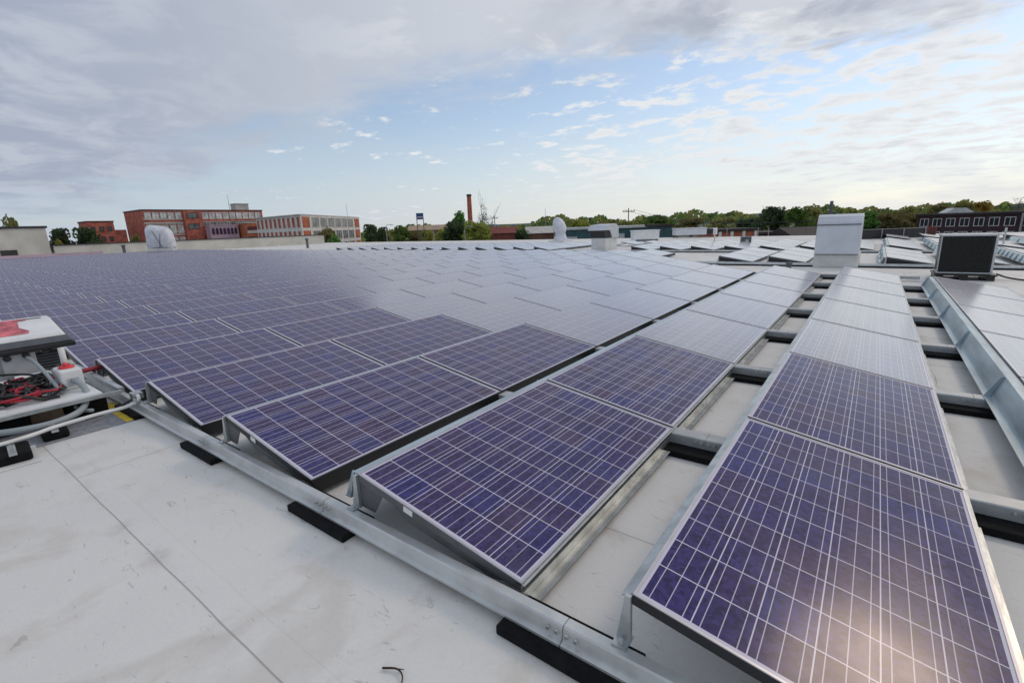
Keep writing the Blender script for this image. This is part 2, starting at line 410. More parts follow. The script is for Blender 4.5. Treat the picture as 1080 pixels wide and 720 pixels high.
# parapet along the left and the plant room
pw = thing('parapet_wall', 'long low cream parapet wall closing the roof on the far left', 'wall', (-60, 10.4, 0))
m = MB(); m.box((-.35, 0, 0), (0, 28.2, 1.12), 'cream'); m.build('wall', pw)
m = MB(); m.box((-.45, -.05, 1.123), (.08, 28.3, 1.22), 'dark_trim'); m.build('coping', pw)
ph = thing('plant_room', 'cream rooftop plant room with a dark roof edge at far left', 'building', (-61, 3, 0))
m = MB(); m.box((-9, -8, 0), (0, 7.3, 2.78), 'cream'); m.build('wall', ph)
m = MB(); m.box((-9.1, -8.1, 2.783), (.12, 7.42, 2.98), 'dark_trim'); m.build('roof_edge', ph)
m = MB(); m.box((0.003, 3.9, 0.03), (.09, 5.0, .9), 'dark_trim'); m.build('louvre', ph)
rb = MB(); rb.box((-58.6, -3, 0), (-58.2, 13.5, .45), 'pink_trim'); tag(rb.build('low_kerb'), 'low pinkish roof kerb in front of the cream plant room', 'kerb')

# ------------------------------------------------------------------ solar array
PITCH, STEP, TILT, ZL, WID, LEN = 1.4156, 1.7243, .1716, .12, .99, 1.70
CT, SN = math.cos(TILT), math.sin(TILT)
ZH = ZL+WID*SN
def slope(u, d=0.):
    """point across the panel: u = 0 high edge .. 1 low edge, d = depth below the top face"""
    return (u*WID*CT-d*SN, ZH-u*WID*SN-d*CT)
def panel_frame(mname, lip='alu_frame'):
    m_ = MB(); wf = .009/WID
    def bar(u0, u1, y0, y1, mm):
        a = slope(u0); b_ = slope(u1); c_ = slope(u1, .04); d_ = slope(u0, .04); e = slope(u0, .004); f_ = slope(u1, .004)
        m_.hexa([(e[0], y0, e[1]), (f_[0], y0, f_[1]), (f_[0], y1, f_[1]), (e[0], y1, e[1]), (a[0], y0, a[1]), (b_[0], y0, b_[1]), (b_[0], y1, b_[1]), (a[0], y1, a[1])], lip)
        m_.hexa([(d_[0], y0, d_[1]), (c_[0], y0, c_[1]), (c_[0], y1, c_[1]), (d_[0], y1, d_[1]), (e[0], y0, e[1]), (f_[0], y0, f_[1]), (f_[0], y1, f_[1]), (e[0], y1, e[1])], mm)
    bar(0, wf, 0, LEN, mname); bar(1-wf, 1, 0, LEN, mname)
    bar(wf, 1-wf, 0, .009, mname); bar(wf, 1-wf, LEN-.009, LEN, mname)
    return m_
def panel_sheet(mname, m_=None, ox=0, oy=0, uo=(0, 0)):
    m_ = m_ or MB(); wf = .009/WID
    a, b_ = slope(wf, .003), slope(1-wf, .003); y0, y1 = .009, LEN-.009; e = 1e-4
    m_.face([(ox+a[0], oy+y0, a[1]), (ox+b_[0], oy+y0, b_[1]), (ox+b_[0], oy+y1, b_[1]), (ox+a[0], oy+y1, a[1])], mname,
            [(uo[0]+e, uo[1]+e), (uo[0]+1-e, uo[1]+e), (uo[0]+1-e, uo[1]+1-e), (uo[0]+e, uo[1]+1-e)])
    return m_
def panel_back(m_, ox=0, oy=0):
    a, b_ = slope(.01, .030), slope(.99, .030)
    m_.face([(ox+a[0], oy+.014, a[1]), (ox+a[0], oy+LEN-.014, a[1]), (ox+b_[0], oy+LEN-.014, b_[1]), (ox+b_[0], oy+.014, b_[1])], 'white_paint')
PM = {}
if True:
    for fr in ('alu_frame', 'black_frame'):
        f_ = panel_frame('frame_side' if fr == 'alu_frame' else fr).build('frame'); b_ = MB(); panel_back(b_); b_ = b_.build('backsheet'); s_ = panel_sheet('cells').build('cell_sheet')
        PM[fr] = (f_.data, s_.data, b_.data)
        for o in (f_, s_, b_): bpy.data.objects.remove(o)
def child(name, me, parent):
    o = bpy.data.objects.new(name, me); COL.objects.link(o); o.parent = parent; return o
def side_plate_or_shade():
    """dark triangular plate closing the open end of a row"""
    m_ = MB(); t0 = slope(0, .041); t1 = slope(1, .041)
    zb = .108; poly = [(.0, zb), (.10, zb), (.17, .215), (.235, .205)]
    def low(u): return ZH-.041*CT-u*WID*SN-.055*(1-.5*u)
    poly += [(u*WID*CT, low(u)) for u in (.35, .5, .7, .85)] + [(t1[0], max(zb, low(1)+.0)), t1, t0]
    m_.prism(poly, lambda p, t: (p[0], t, p[1]), .004, .008, 'plate')
    m_.tube([(.09, .003, .235), (.09, .012, .235)], .008, 'galvanised', 8)
    return m_
def support():
    m_ = MB()
    m_.prism([(-.05, .104), (.0, .104), (-.003, ZH-.01), (-.022, ZH-.01)], lambda p, t: (p[0], t, p[1]), -.012, .004, 'galvanised')
    m_.prism([(-.05, -.05), (.0, -.05), (.0, .02), (-.05, .02)], lambda p, t: (p[0], p[1], t), .106, .112, 'galvanised')
    m_.tube([(-.025, -.03, .112), (-.025, -.03, .124)], .009, 'rail_steel', 6)
    return m_
def edge_strip(mname):
    m_ = MB(); x = WID*CT
    if mname == 'rubber': m_.box((x+.001, 0, .035), (x+.012, LEN+.022, ZL+.001), 'black_frame')
    else:
        m_.box((x-.03, 0, .108), (x+.012, LEN+.022, .113), 'galvanised'); m_.box((x-.004, 0, .030), (x+.004, LEN+.022, .076), 'galvanised'); m_.box((x+.0045, 0, .030), (x+.05, LEN+.022, .034), 'galvanised')
    return m_
STRIP = {}
for q_ in ('rubber', 'steel'):
    o_ = edge_strip(q_).build('edge_strip'); STRIP[q_] = o_.data; bpy.data.objects.remove(o_)
PLATE = side_plate_or_shade().build('side_plate_or_shade'); PLATE_ME = PLATE.data; bpy.data.objects.remove(PLATE)
def end_shade():  # solid black wedge in place of the shade under a row's open end
    m_ = MB(); t0 = slope(0, .041); t1 = slope(1, .041)
    m_.prism([(0, .108), (.70, .108), t1, t0], lambda p, t: (p[0], t, p[1]), .012, .016, 'black_frame'); return m_
o_ = end_shade().build('side_plate_or_shade'); END_SHADE_ME = o_.data; bpy.data.objects.remove(o_)
SUP = support().build('support_bracket'); SUP_ME = SUP.data; bpy.data.objects.remove(SUP)

def visible_area(x, y):
    c_ = []
    for u, v in ((0, 0), (1, 0), (1, LEN), (0, LEN)):
        q = slope(u); d = Vector((x+q[0], y+v, q[1]))-CAM; z = d.dot(_f)
        if z < .2: z = .2
        c_.append((540+F0*d.dot(_R)/z, 360-F0*d.dot(_U)/z))
    xs, ys = [p[0] for p in c_], [p[1] for p in c_]
    if max(xs) < -5 or min(xs) > 1085 or max(ys) < 0 or min(ys) > 725: return -1
    a = 0
    for i in range(4): a += c_[i][0]*c_[(i+1) % 4][1]-c_[(i+1) % 4][0]*c_[i][1]
    return abs(a)/2
cells = []        # (area, array, row, k, x, y)
for r in range(-37, 6):
    n = 11 if r <= -2 else {-1: 9, 0: 8, 1: 7, 2: 7, 3: 7, 4: 6, 5: 6}[r]
    for k in range(n): cells.append(['main', r, k, (r-2)*PITCH, k*STEP])
for i in range(-1, 10):                       # array beyond the aisle
    x = -.63+i*PITCH
    if -.1 < x < 1.9: continue
    for k in range(3): cells.append(['second', i, k, x, 15.2+k*STEP])
for i in range(-22, 11):                      # array beyond that
    for k in range(4):
        x = -.5+i*PITCH
        if -12.7 < x < -8.8 and k < 3: continue
        cells.append(['third', i, k, x, 21.3+k*STEP])
for i in range(2, 9):
    for k in range(2): cells.append(['fourth', i, k, -.5+i*PITCH, 30.2+k*STEP])
vis = [(visible_area(c_[3], c_[4]), c_) for c_ in cells]
vis = sorted([q for q in vis if q[0] > 0], key=lambda q: -q[0])
def panel_label(a, r, k):
    if a == 'main':
        back = 'frontmost' if k == 0 else ORD[k]+' back'
        if r == 3: return f'{back} solar panel in the row just right of the wide bare roof gap'
        if r == 4: return f'{back} pale solar panel in the row right of the tall blue-grey deflector'
        if r == 5: return f'{back} solar panel in the rightmost row, beyond the blue-grey deflector row'
        left = 2-r
        if left < 10 and k < 9:
            return f'blue solar panel, {back} in the {ORD[left]} row left of the bare roof gap'
        if k == 0 and left < 13: return f'frontmost solar panel of the {ORD[left]} row left of the gap, behind the inverter'
        return 'distant solar panel in the merging rows past the tenth row left of the gap'
    if a == 'second': return 'far pale solar panel in the short rows beyond the aisle by the big hood'
    return 'very distant solar panel in the back array near the roof edge'
for ar, (a, r, k, x, y) in vis[:300]:
    fr = 'black_frame' if (a == 'main' and (r <= 1 or (r == 3 and k == 0))) else 'alu_frame'
    t_ = thing('solar_panel', panel_label(a, r, k), 'solar panel', (x, y, 0), 0, 'solar panels in rows on the roof')
    me = PM[fr]
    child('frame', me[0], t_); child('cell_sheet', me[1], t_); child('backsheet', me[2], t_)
    if a == 'main': child('edge_strip', STRIP['rubber' if r <= 1 else 'steel'], t_)
    if k == 0:
        if r != 3 and a == 'main': child('side_plate_or_shade', PLATE_ME, t_)
        if a in ('second', 'third'): child('side_plate_or_shade', END_SHADE_ME, t_)
        child('support_bracket', SUP_ME, t_)
    if a == 'main' and k == 0 and r in (1, 2):
        l_ = MB(); q0, q1 = slope(.335, .006), slope(.395, .006); q2, q3 = slope(.395, .036), slope(.335, .036)
        l_.face([(q0[0], -.002, q0[1]), (q1[0], -.002, q1[1]), (q2[0], -.002, q2[1]), (q3[0], -.002, q3[1])], 'white_paint'); l_.build('sticker', t_)
rest = MB()
for i, (ar, (a, r, k, x, y)) in enumerate(vis[300:]):
    for mm, ms_ in ((panel_frame('black_frame'), 0),):
        for fc, mi in zip(mm.f, mm.mi): rest.face([(mm.v[j][0]+x, mm.v[j][1]+y, mm.v[j][2]) for j in fc], mm.ms[mi])
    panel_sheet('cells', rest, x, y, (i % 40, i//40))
    panel_back(rest, x, y)
    if k == 0 and a != 'main':
        mm = end_shade()
        for fc, mi in zip(mm.f, mm.mi): rest.face([(mm.v[j][0]+x, mm.v[j][1]+y, mm.v[j][2]) for j in fc], mm.ms[mi])
tag(rest.build('distant_solar_panels'), 'mass of tiny distant solar panels filling the far left and back of the roof', 'solar panels', None, 'stuff')

# rails: one along the front, one under every joint between panels
PROF0 = [(-.10, .040), (-.10, .050), (-.082, .054), (-.074, .100), (-.068, .106), (-.030, .106), (-.026, .100), (-.026, .040)]
PROFK = [(-.055, .042), (-.055, .100), (-.050, .106), (.050, .106), (.055, .100), (.055, .042)]
SPL = [(i-2)*PITCH+1.20 for i in range(-3, 6)]
for k in range(0, 8):
    y = 0 if k == 0 else k*STEP-.012
    x0, x1 = (-16.0, 7.2) if k == 0 else (-7.0, 7.2 if k < 6 else 2.75)
    lab = 'long pale steel rail running along the front ends of all panel rows' if k == 0 else f'{ORD[k-1]} steel cross rail behind the front rail, seen in the bare roof gap'
    t_ = thing('mounting_rail', lab, 'rail', (0, y, 0), 0, 'steel rails under the panels')
    m = MB(); prof = PROF0 if k == 0 else PROFK
    xs = [x0]+[s_ for s_ in SPL if x0 < s_ < x1]+[x1]
    for a_, b_ in zip(xs, xs[1:]): m.prism(prof, lambda p, t: (t, p[0], p[1]), a_+.0025, b_-.0025, 'rail_steel' if k == 0 else 'rail_grey')
    m.build('channel', t_)
    for s_ in SPL:
        if not (x0 < s_ < x1) or s_ < -6: continue
        m = MB()
        yf = -.060 if k else -.078
        m.prism([(q[0]*.94+.0, q[1]-.004) for q in prof], lambda p, t: (t, p[0], p[1]), s_-.09, s_+.09, 'rail_grey')
        for dx_ in (-.055, -.02, .02, .055):
            m.tube([(s_+dx_, yf-.012, .082), (s_+dx_, yf+.02, .082)], .0075, 'galvanised', 6)
        m.build('splice_plate', t_)
# rubber pads under the rails
gapn = {2: 'the bare roof gap', 3: 'the gap by the tall deflector'}
for k in range(0, 8):
    for i in range(-3, 5):
        if k and i not in (1, 2, 3): continue
        if k >= 7 and i > 2: continue
        xl = (i+1-2)*PITCH+(-.455 if k == 0 else -.47)
        xr = xl+(.475 if k == 0 else .66)
        if k == 0: xl, xr = (i-1)*PITCH-.455, (i-1)*PITCH+.035
        m = MB(); y = 0 if k == 0 else k*STEP-.012
        y0, y1 = (-.148, .045) if k == 0 else (y-.175, y+.15)
        m.box((xl, y0, .001), (xr, y1, .040), 'rubber')
        if k == 0: lab = ['black pad under front rail beside the yellow striped mat', 'black pad under front rail near the roof seam corner', 'black pad under front rail before the sixth panel row', 'black pad under front rail left of the first full panel row', 'black pad under front rail between the two nearest triangular end plates', 'black pad under front rail at the bottom centre, largest in view', 'black pad under front rail below the nearest panel', 'black pad under front rail beyond the nearest panel'][i+3]
        else: lab = f'black pad under the {ORD[k-1]} cross rail in {gapn.get(i, "the narrow gap between the two rows")}'
        tag(m.build('rubber_pad', None, None, bevel=.006), lab, 'pad', 'black rubber pads under the rails')

# sloped sheet metal deflectors along the high edges
def deflector(x, y0, y1, lab, step=STEP):
    t_ = thing('wind_deflector', lab, 'deflector', (x, y0, 0), 0, 'sheet metal wind deflectors')
    L_ = y1-y0; m = MB()
    prof = [(-.160, .108), (-.115, .108), (-.062, .266), (-.006, .266), (-.006, .272), (-.067, .272), (-.120, .114), (-.160, .114)]
    m.prism(prof, lambda p, t: (p[0], t, p[1]), 0, L_, 'deflector'); m.build('sheet', t_)
    n = max(1, int(round(L_/step)))
    for j in range(n+1):
        yy = min(L_-.01, max(.01, j*L_/n)); m = MB()
        m.prism([(-.158, .1145), (-.1205, .1145), (-.070, .268), (-.085, .268)], lambda p, t: (p[0], t, p[1]), yy-.004, yy+.004, 'deflector'); m.build('rib', t_)
for r in (-1, 0, 1, 2): deflector((r-2)*PITCH, .02, 11.9, f'grey wind deflector under the high edge of the {ORD[2-r]} row left of the gap')
m = MB(); m.prism([(-.045, .245), (-.006, .268), (-.006, .273), (-.048, .249)], lambda p, t: (PITCH+p[0], t, p[1]), .02, 7*STEP, 'galvanised')
tag(m.build('edge_flange'), 'thin silver flange along the high left edge of the row right of the gap', 'flange')
deflector(2*PITCH, .02, 6*STEP, 'tall blue-grey ribbed wind deflector running up the right side')
deflector(3*PITCH, .02, 6*STEP, 'blue-grey wind deflector on the rightmost row of panels')
for i in range(2, 10):
    deflector(-.63+i*PITCH, 15.2, 15.2+3*STEP, f'{ORD[i-2]} blue-grey deflector right of the big hood in the second array', .6 if i > 3 else STEP)
for i in range(2, 11):
    deflector(-.5+i*PITCH, 21.3, 21.3+4*STEP, f'{ORD[i-2]} distant deflector right of the big hood in the back array')
for nm, y, x0, x1, lab in (('second', 15.2, -4, 13.5, 'grey rail along the front ends of the second array beyond the aisle'), ('third', 21.3, -32, 15, 'distant grey rail along the front ends of the back array')):
    m = MB(); m.prism(PROF0, lambda p, t: (t, p[0]+y, p[1]), x0, x1, 'rail_steel'); m.box((x0, y-.14, .001), (x1, y+.04, .0385), 'rubber')
    tag(m.build('front_rail'), lab, 'rail')
# shade under the raised ends of the far rows is built as black wedges

# ------------------------------------------------------------------ roof equipment
def rbox(name, parent, a, b, mname, bevel=.01):
    m_ = MB(); m_.box(a, b, mname); return m_.build(name, parent, None, False, bevel)
# large gravity hood beyond the third row
t_ = thing('roof_hood', 'tall white sheet metal exhaust hood with curved top at end of the rows', 'exhaust hood', (1.07, 15.0, 0))
rbox('curb', t_, (-.53, .0, 0), (.53, 1.5, .36), 'curb_white', .02)
prof = [(-.09, .37), (-.09, .40), (-.04, 1.10), (.0, 1.25), (.10, 1.38), (.28, 1.44), (1.5, 1.44), (1.6, 1.40), (1.6, .37)]
m = MB(); m.prism(prof, lambda p, t: (t, p[0], p[1]), -.52, .50, 'hood_white'); m.build('hood', t_, bevel=.008)
m = MB(); m.box((-.525, -.062, 1.155), (.505, -.03, 1.175), 'dark_grey'); m.build('seam_band', t_)
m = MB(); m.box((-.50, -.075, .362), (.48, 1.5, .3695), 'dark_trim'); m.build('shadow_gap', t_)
# condensing unit on a black pallet
t_ = thing('condenser_unit', 'black air conditioner condenser in a pale metal case on the right', 'air conditioner', (3.05, 12.5, 0))
t_.scale = (.92, 1, 1)
m = MB()
m.box((0, .03, .16), (.9, .80, .93), 'black_plastic'); m.build('body', t_)
m = MB()
for a, b in (((-.02, -.01, .138), (.92, .83, .165)), ((-.02, -.01, .905), (.92, .83, .94)), ((.88, -.012, .165), (.922, .05, .905)), ((-.022, -.012, .165), (-.006, .05, .905))): m.box(a, b, 'box_grey')
m.build('case', t_, bevel=.008)
m = MB()
for i in range(34): m.box((.0+i*.0255, -.004, .168), (.008+i*.0255, .028, .90), 'coil')
for i in range(9): m.box((0, -.008, .2+i*.08), (.86, -.0045, .206+i*.08), 'coil')
m.build('coil_grille', t_)
pl = thing('equipment_pallet', 'black plastic pallet carrying the air conditioner condenser', 'pallet', (3.03, 12.45, 0))
pl.scale = (.93, 1, 1)
m = MB(); m.box((-.04, 0, .095), (1.02, .95, .128), 'black_plastic'); m.build('deck', pl)
for x in (-.02, .40, .84):
    m = MB(); m.box((x, .02, .0), (x+.15, .9, .0945), 'black_plastic'); m.build('runner', pl, bevel=.01)
m = MB(); m.tube(curve_pts([(4.0, 12.8, .12), (4.2, 12.7, .05), (4.5, 12.5, .03), (4.9, 12.6, .06), (5.4, 12.9, .03), (6.5, 12.7, .03)]), .018, 'black_plastic', 6)
tag(m.build('power_cable'), 'thin black cable trailing right from the air conditioner', 'cable')
# gooseneck hood in the middle distance
t_ = thing('gooseneck_vent', 'white gooseneck roof vent with dark square mouth facing left', 'roof vent', (-10.35, 24.1, 0), R(82))
rbox('curb', t_, (-.55, -.45, 0), (.62, .5, .617), 'curb_white', .02)
m = MB()
m.prism([(-.82, 1.03), (-.80, 1.06), (-.60, 1.32), (.38, 1.37), (.60, 1.22), (.66, .62), (.02, .62), (-.22, 1.03)], lambda p, t: (p[0], t, p[1]), -.52, .55, 'hood_white'); m.build('hood', t_, bevel=.008)
m = MB(); m.prism([(-.76, 1.028), (-.24, 1.028), (-.02, .625), (-.56, .625)], lambda p, t: (p[0], t, p[1]), -.47, .50, 'dark_trim'); m.build('mouth', t_)
# wrapped turbine vent further back
t_ = thing('turbine_vent', 'pale wrapped roof fan with tall rounded cap beside distant trees', 'roof vent', (-19.1, 34.0, 0))
m = MB(); segs = 14
prof = [(.62, 0), (.62, .18), (.46, .5), (.40, .75), (.50, .95), (.56, 1.2), (.50, 1.55), (.34, 1.85), (.12, 2.0), (0.01, 2.02)]
for (r0, z0), (r1, z1) in zip(prof, prof[1:]):
    for i in range(segs):
        a0, a1 = 2*pi*i/segs, 2*pi*(i+1)/segs
        sh = lambda z: -.25*max(0, z-.9)
        m.face([(r0*math.cos(a0)+sh(z0), r0*math.sin(a0), z0), (r0*math.cos(a1)+sh(z0), r0*math.sin(a1), z0), (r1*math.cos(a1)+sh(z1), r1*math.sin(a1), z1), (r1*math.cos(a0)+sh(z1), r1*math.sin(a0), z1)], 'tarp')
m.build('cap', t_, smooth=True)
rbox('curb', t_, (-.75, -.75, 0), (.75, .75, .14), 'curb_white', .02)
# tarp-wrapped vent near the left parapet
t_ = thing('wrapped_vent', 'bulky roof vent wrapped in crumpled pale blue tarp by the left parapet', 'roof vent', (-54.6, 17.3, 0), R(-30))
t_.scale = (.76, .76, 1.0)
rbox('curb', t_, (-1.25, -1.35, 0), (1.25, 1.35, .55), 'curb_white', .03)
m = MB()
ring = [(-1.3, -1.45), (-1.2, 0), (-1.3, 1.4), (0, 1.5), (1.3, 1.4), (1.35, 0), (1.3, -1.45), (0, -1.5)]
lev = [(.57, 1.0, 0), (1.1, 1.03, .02), (1.7, .98, .0), (2.2, .95, -.04), (2.55, .72, -.25), (2.68, .3, -.45)]
rnd = random.Random(3); rings = []
for z, s_, o_ in lev: rings.append([(x*s_+rnd.uniform(-.07, .07)+o_*.4, y*s_+rnd.uniform(-.07, .07)+o_, z+rnd.uniform(-.06, .06)+(.12*(y < 0) if z > 2 else 0)) for x, y in ring])
for a, b in zip(rings, rings[1:]):
    for i in range(8): m.face([a[i], a[(i+1) % 8], b[(i+1) % 8], b[i]], 'tarp')
m.face(rings[-1], 'tarp'); o = m.build('tarp_cover', t_, smooth=True); sb = o.modifiers.new('soften', 'SUBSURF'); sb.levels = sb.render_levels = 1
m = MB(); m.tube([(1.36, .3, 1.9), (1.40, .1, .9), (1.37, 0, .6)], .03, 'dark_grey', 6); m.tube([(1.36, -.5, 2.2), (1.40, .3, .62)], .03, 'dark_grey', 6); m.build('rope', t_)
# low rooftop unit and boxes
def unit(name, lab, cat, px, py, depth, wdt, hgt, dep, body='white_paint', legs=False, rz=.63, z0=None):
    p = at(px, py, depth); t_ = thing(name, lab, cat, (p.x, p.y, 0), rz)
    b0 = .22 if legs else .0
    rbox('casing', t_, (-wdt/2, 0, b0), (wdt/2, dep, hgt), body, .02)
    rbox('lid', t_, (-wdt/2-.05, -.05, hgt+.002), (wdt/2+.05, dep+.05, hgt+.07), body, .01)
    if legs:
        for sx in (-1, 1):
            for sy in (.08, dep-.14): rbox('leg', t_, (sx*(wdt/2-.12)-.03, sy, 0), (sx*(wdt/2-.12)+.03, sy+.06, b0-.002), 'dark_grey', .005)
    else: rbox('base', t_, (-wdt/2+.1, -.012, 0), (wdt/2-.1, dep-.1, .12), 'dark_grey', .01)
    return t_
unit('rooftop_unit', 'low white rooftop air handler right of the gooseneck vent', 'air handler', 682, 256.5, 36, 1.85, .72, 1.2)
t_ = unit('rooftop_cabinet', 'pale blue metal cabinet on legs at the far roof edge', 'cabinet', 729, 251.5, 39, 2.45, .72, 1.0, 'hood_white', True)
rbox('side_bay', t_, (1.24, .05, .25), (1.75, .9, .66), 'black_plastic', .01); rbox('end_panel', t_, (1.76, .05, .2), (2.1, .9, .72), 'white_paint', .01)
t_ = thing('junction_box', 'small dark upright box with a pale label on the far white roof', 'electrical box', tuple(at(787, 262, 24).xy)+(0,), .5)
rbox('casing', t_, (-.22, 0, .03), (.22, .3, .52), 'dark_grey', .015); rbox('label_plate', t_, (-.06, -.006, .22), (.08, -.001, .38), 'box_grey', 0); rbox('base', t_, (-.26, -.04, 0), (.26, .34, .028), 'rubber', .005)
def pipe_vent(px, py, depth, h, lab, mname='dark_grey', r=.06):
    p = at(px, py, depth); t_ = thing('vent_pipe', lab, 'vent pipe', (p.x, p.y, 0))
    m_ = MB(); m_.tube([(0, 0, 0), (0, 0, h)], r, mname, 10); m_.build('pipe', t_, smooth=False)
    m_ = MB(); m_.tube([(0, 0, h*.86), (0, 0, h+.03)], r*1.35, mname, 10); m_.build('cap', t_)
    m_ = MB(); m_.tube([(0, 0, 0), (0, 0, .05)], r*2.2, 'curb_white', 10); m_.build('flashing', t_)
pipe_vent(132, 269, 47, .95, 'short dark vent pipe on the roof left of the wrapped vent', r=.13)
pipe_vent(325, 264, 47, .95, 'short dark vent pipe below the white brick building', r=.12)
pipe_vent(832, 281, 13, .20, 'tiny dark vent stub in the aisle beside the black panel edge', r=.06)
pipe_vent(753, 262, 26, .85, 'slim white vent pipe near the pale blue cabinet', 'white_paint', .03)
pipe_vent(1056, 268, 17, .75, 'slim yellowish pipe standing right of the air conditioner', 'curb_white', .025)
t_ = thing('red_frame_box', 'small red framed box by the fence in front of the dark brick building', 'box', tuple(at(980, 260, 30).xy)+(0,), .2)
t_.scale = (.75, .75, .75)
rbox('casing', t_, (-.25, 0, .02), (.25, .3, .62), 'red_brick_dark', .01)
m = MB()
for a, b in (((-.29, -.03, .0), (-.22, -.002, .68)), ((.22, -.03, 0), (.29, -.002, .68)), ((-.22, -.03, .60), (.22, -.002, .68)), ((-.22, -.03, 0), (.22, -.002, .07))): m.box(a, b, 'red_house')
m.build('frame', t_)
# low screen along the back edge of the roof on the right
fa, fb = at(906, 253, 27), at(974, 254.5, 27); fd = Vector((fb.x-fa.x, fb.y-fa.y, 0)); fl = fd.length
t_ = thing('roof_edge_fence', 'low dark screen with grey posts along the back roof edge right of hood', 'fence', (fa.x, fa.y, 0), math.atan2(fd.y, fd.x))
m = MB(); m.box((0, 0, .02), (fl, .03, .52), 'dark_trim'); m.build('screen', t_)
for i in range(4): m = MB(); m.tube([(i*fl/3, -.03, 0), (i*fl/3, -.03, .58)], .025, 'grey_pole', 8); m.build('post', t_)
m = MB(); m.tube([(0, -.03, .55), (fl, -.03, .55)], .016, 'grey_pole', 6); m.build('top_rail', t_)
# twig on the membrane
m = MB(); m.tube(curve_pts([(.735, -.478, .008), (.78, -.455, .012), (.815, -.46, .010), (.84, -.49, .006)]), .004, 'twig', 5, .002)
m.tube([(.78, -.455, .012), (.80, -.44, .008)], .003, 'twig', 4, .0015)
tag(m.build('twig'), 'small dark twig lying on the white roof at the bottom', 'twig')

# ------------------------------------------------------------------ inverter corner
t_ = thing('walkway_mat', 'grey walkway mat with a yellow end stripe beside the inverter', 'mat', (-3.16, -1.3, 0))
m = MB(); m.box((-.36, -2.2, .001), (.36, 1.2, .008), 'walk_grey'); m.build('mat', t_)
m = MB(); m.box((-.355, 1.105, .0085), (-.02, 1.19, .011), 'yellow'); m.box((.02, 1.10, .0085), (.355, 1.19, .011), 'yellow'); m.build('stripe', t_)
inv = thing('inverter', 'white inverter with red label, dark band and cable glands on the left', 'inverter', (-4.05, -.2, 0))
m = MB()
m.hexa([(0, -1.3, .60), (0, 0, .60), (-.47, 0, .715), (-.47, -1.3, .715), (-.02, -1.28, .640), (-.02, -.03, .640), (-.46, -.03, .755), (-.46, -1.28, .755)], 'white_paint'); m.build('cover', inv, bevel=.012)
def cov(y, s_): return (-.02-.44*s_, y, .6425+.115*s_)
m = MB(); m.face([cov(-.95, .08), cov(-.24, .10), cov(-.22, .24), cov(-.27, .45), cov(-.25, .80), cov(-.19, .82), cov(-.19, .92), cov(-.95, .95)], 'red_label')
m.build('red_label', inv)
m = MB(); m.face([cov(-.20, .86), cov(-.08, .86), cov(-.08, .91), cov(-.20, .91)], 'dark_grey'); m.build('name_plate', inv)
m = MB(); m.hexa([(.02, -1.32, .545), (.02, .03, .545), (-.48, .03, .62), (-.48, -1.32, .62), (.005, -1.30, .598), (.005, .02, .598), (-.48, .02, .713), (-.48, -1.30, .713)], 'dark_grey'); m.build('band', inv, bevel=.012)
m = MB(); m.hexa([(.03, -1.33, .495), (.03, .045, .495), (-.47, .045, .56), (-.47, -1.33, .56), (.03, -1.33, .543), (.03, .045, .543), (-.47, .045, .616), (-.47, -1.33, .616)], 'black_plastic'); m.build('lip', inv, bevel=.012)
m = MB(); m.box((-.40, -1.25, .27), (-.06, -.40, .494), 'box_grey'); m.build('connection_box', inv, bevel=.008)
m = MB(); m.box((-.059, -.46, .30), (-.02, -.235, .493), 'box_grey'); m.build('terminal_cover', inv, bevel=.006)
m = MB(); m.box((-.40, -.23, .29), (-.10, -.06, .47), 'black_plastic')
for i in range(6): m.box((-.0995, -.225, .30+i*.026), (-.085, -.065, .312+i*.026), 'dark_grey')
m.build('vent_grille', inv)
for y, z in ((-.42, .468), (-.30, .472), (-.17, .478), (-.55, .372), (-.68, .365), (-.84, .375)):
    m = MB(); x = -.018 if y > -.43 else -.058
    m.tube([(x-.03, y, z), (x+.02, y, z)], .026, 'black_plastic', 12); m.tube([(x+.02, y, z), (x+.035, y, z)], .018, 'black_plastic', 10); m.build('cable_gland', inv)
for y in (-.10, -1.15):
    m = MB(); m.tube([(-.30, y, 0), (-.30, y, .56)], .025, 'galvanised', 8); m.tube([(-.02, y, .20), (-.30, y, .54)], .018, 'galvanised', 8); m.build('leg', inv)
# tray with the cable bundle
tr = thing('cable_tray', 'wide white metal tray under the inverter holding tangled cables', 'tray', (-3.6, -.2, 0))
m = MB(); m.box((-.46, -1.3, .19), (.44, -.03, .205), 'white_paint'); m.box((.42, -1.3, .160), (.445, .10, .1895), 'galvanised'); m.box((-.46, -1.3, .205), (-.445, -.03, .25), 'white_paint'); m.build('pan', tr)
m = MB(); m.box((.38, -1.0, .2052), (.43, -.60, .225), 'white_paint'); m.build('strut', tr)
rnd = random.Random(11)
for n, mname, cnt in (('black_cable_bundle', 'black_plastic', 40), ('red_cable_bundle', 'red_cable', 8)):
    m = MB()
    for i in range(cnt):
        x0 = rnd.uniform(-.46, .26); y0 = rnd.uniform(-1.0, -.30) if n[0] == 'b' else rnd.uniform(-.75, -.20); pts = []
        a = rnd.uniform(0, 6.28); rr = rnd.uniform(.06, .15)
        for q in range(7):
            pts.append((-3.6+max(-.43, min(.30, x0+rr*1.5*math.cos(a+q*.9))), -.2+max(-1.2, min(-.10, y0+rr*math.sin(a+q*.9)+.012*q)), .218+rnd.uniform(0, .075)))
        m.tube(curve_pts(pts, 4), .013 if n[0] == 'b' else .010, mname, 6)
    tag(m.build(n, None, None, True), 'tangle of '+('black' if n[0] == 'b' else 'dark red')+' cables lying in the white tray', 'cables')
m = MB()
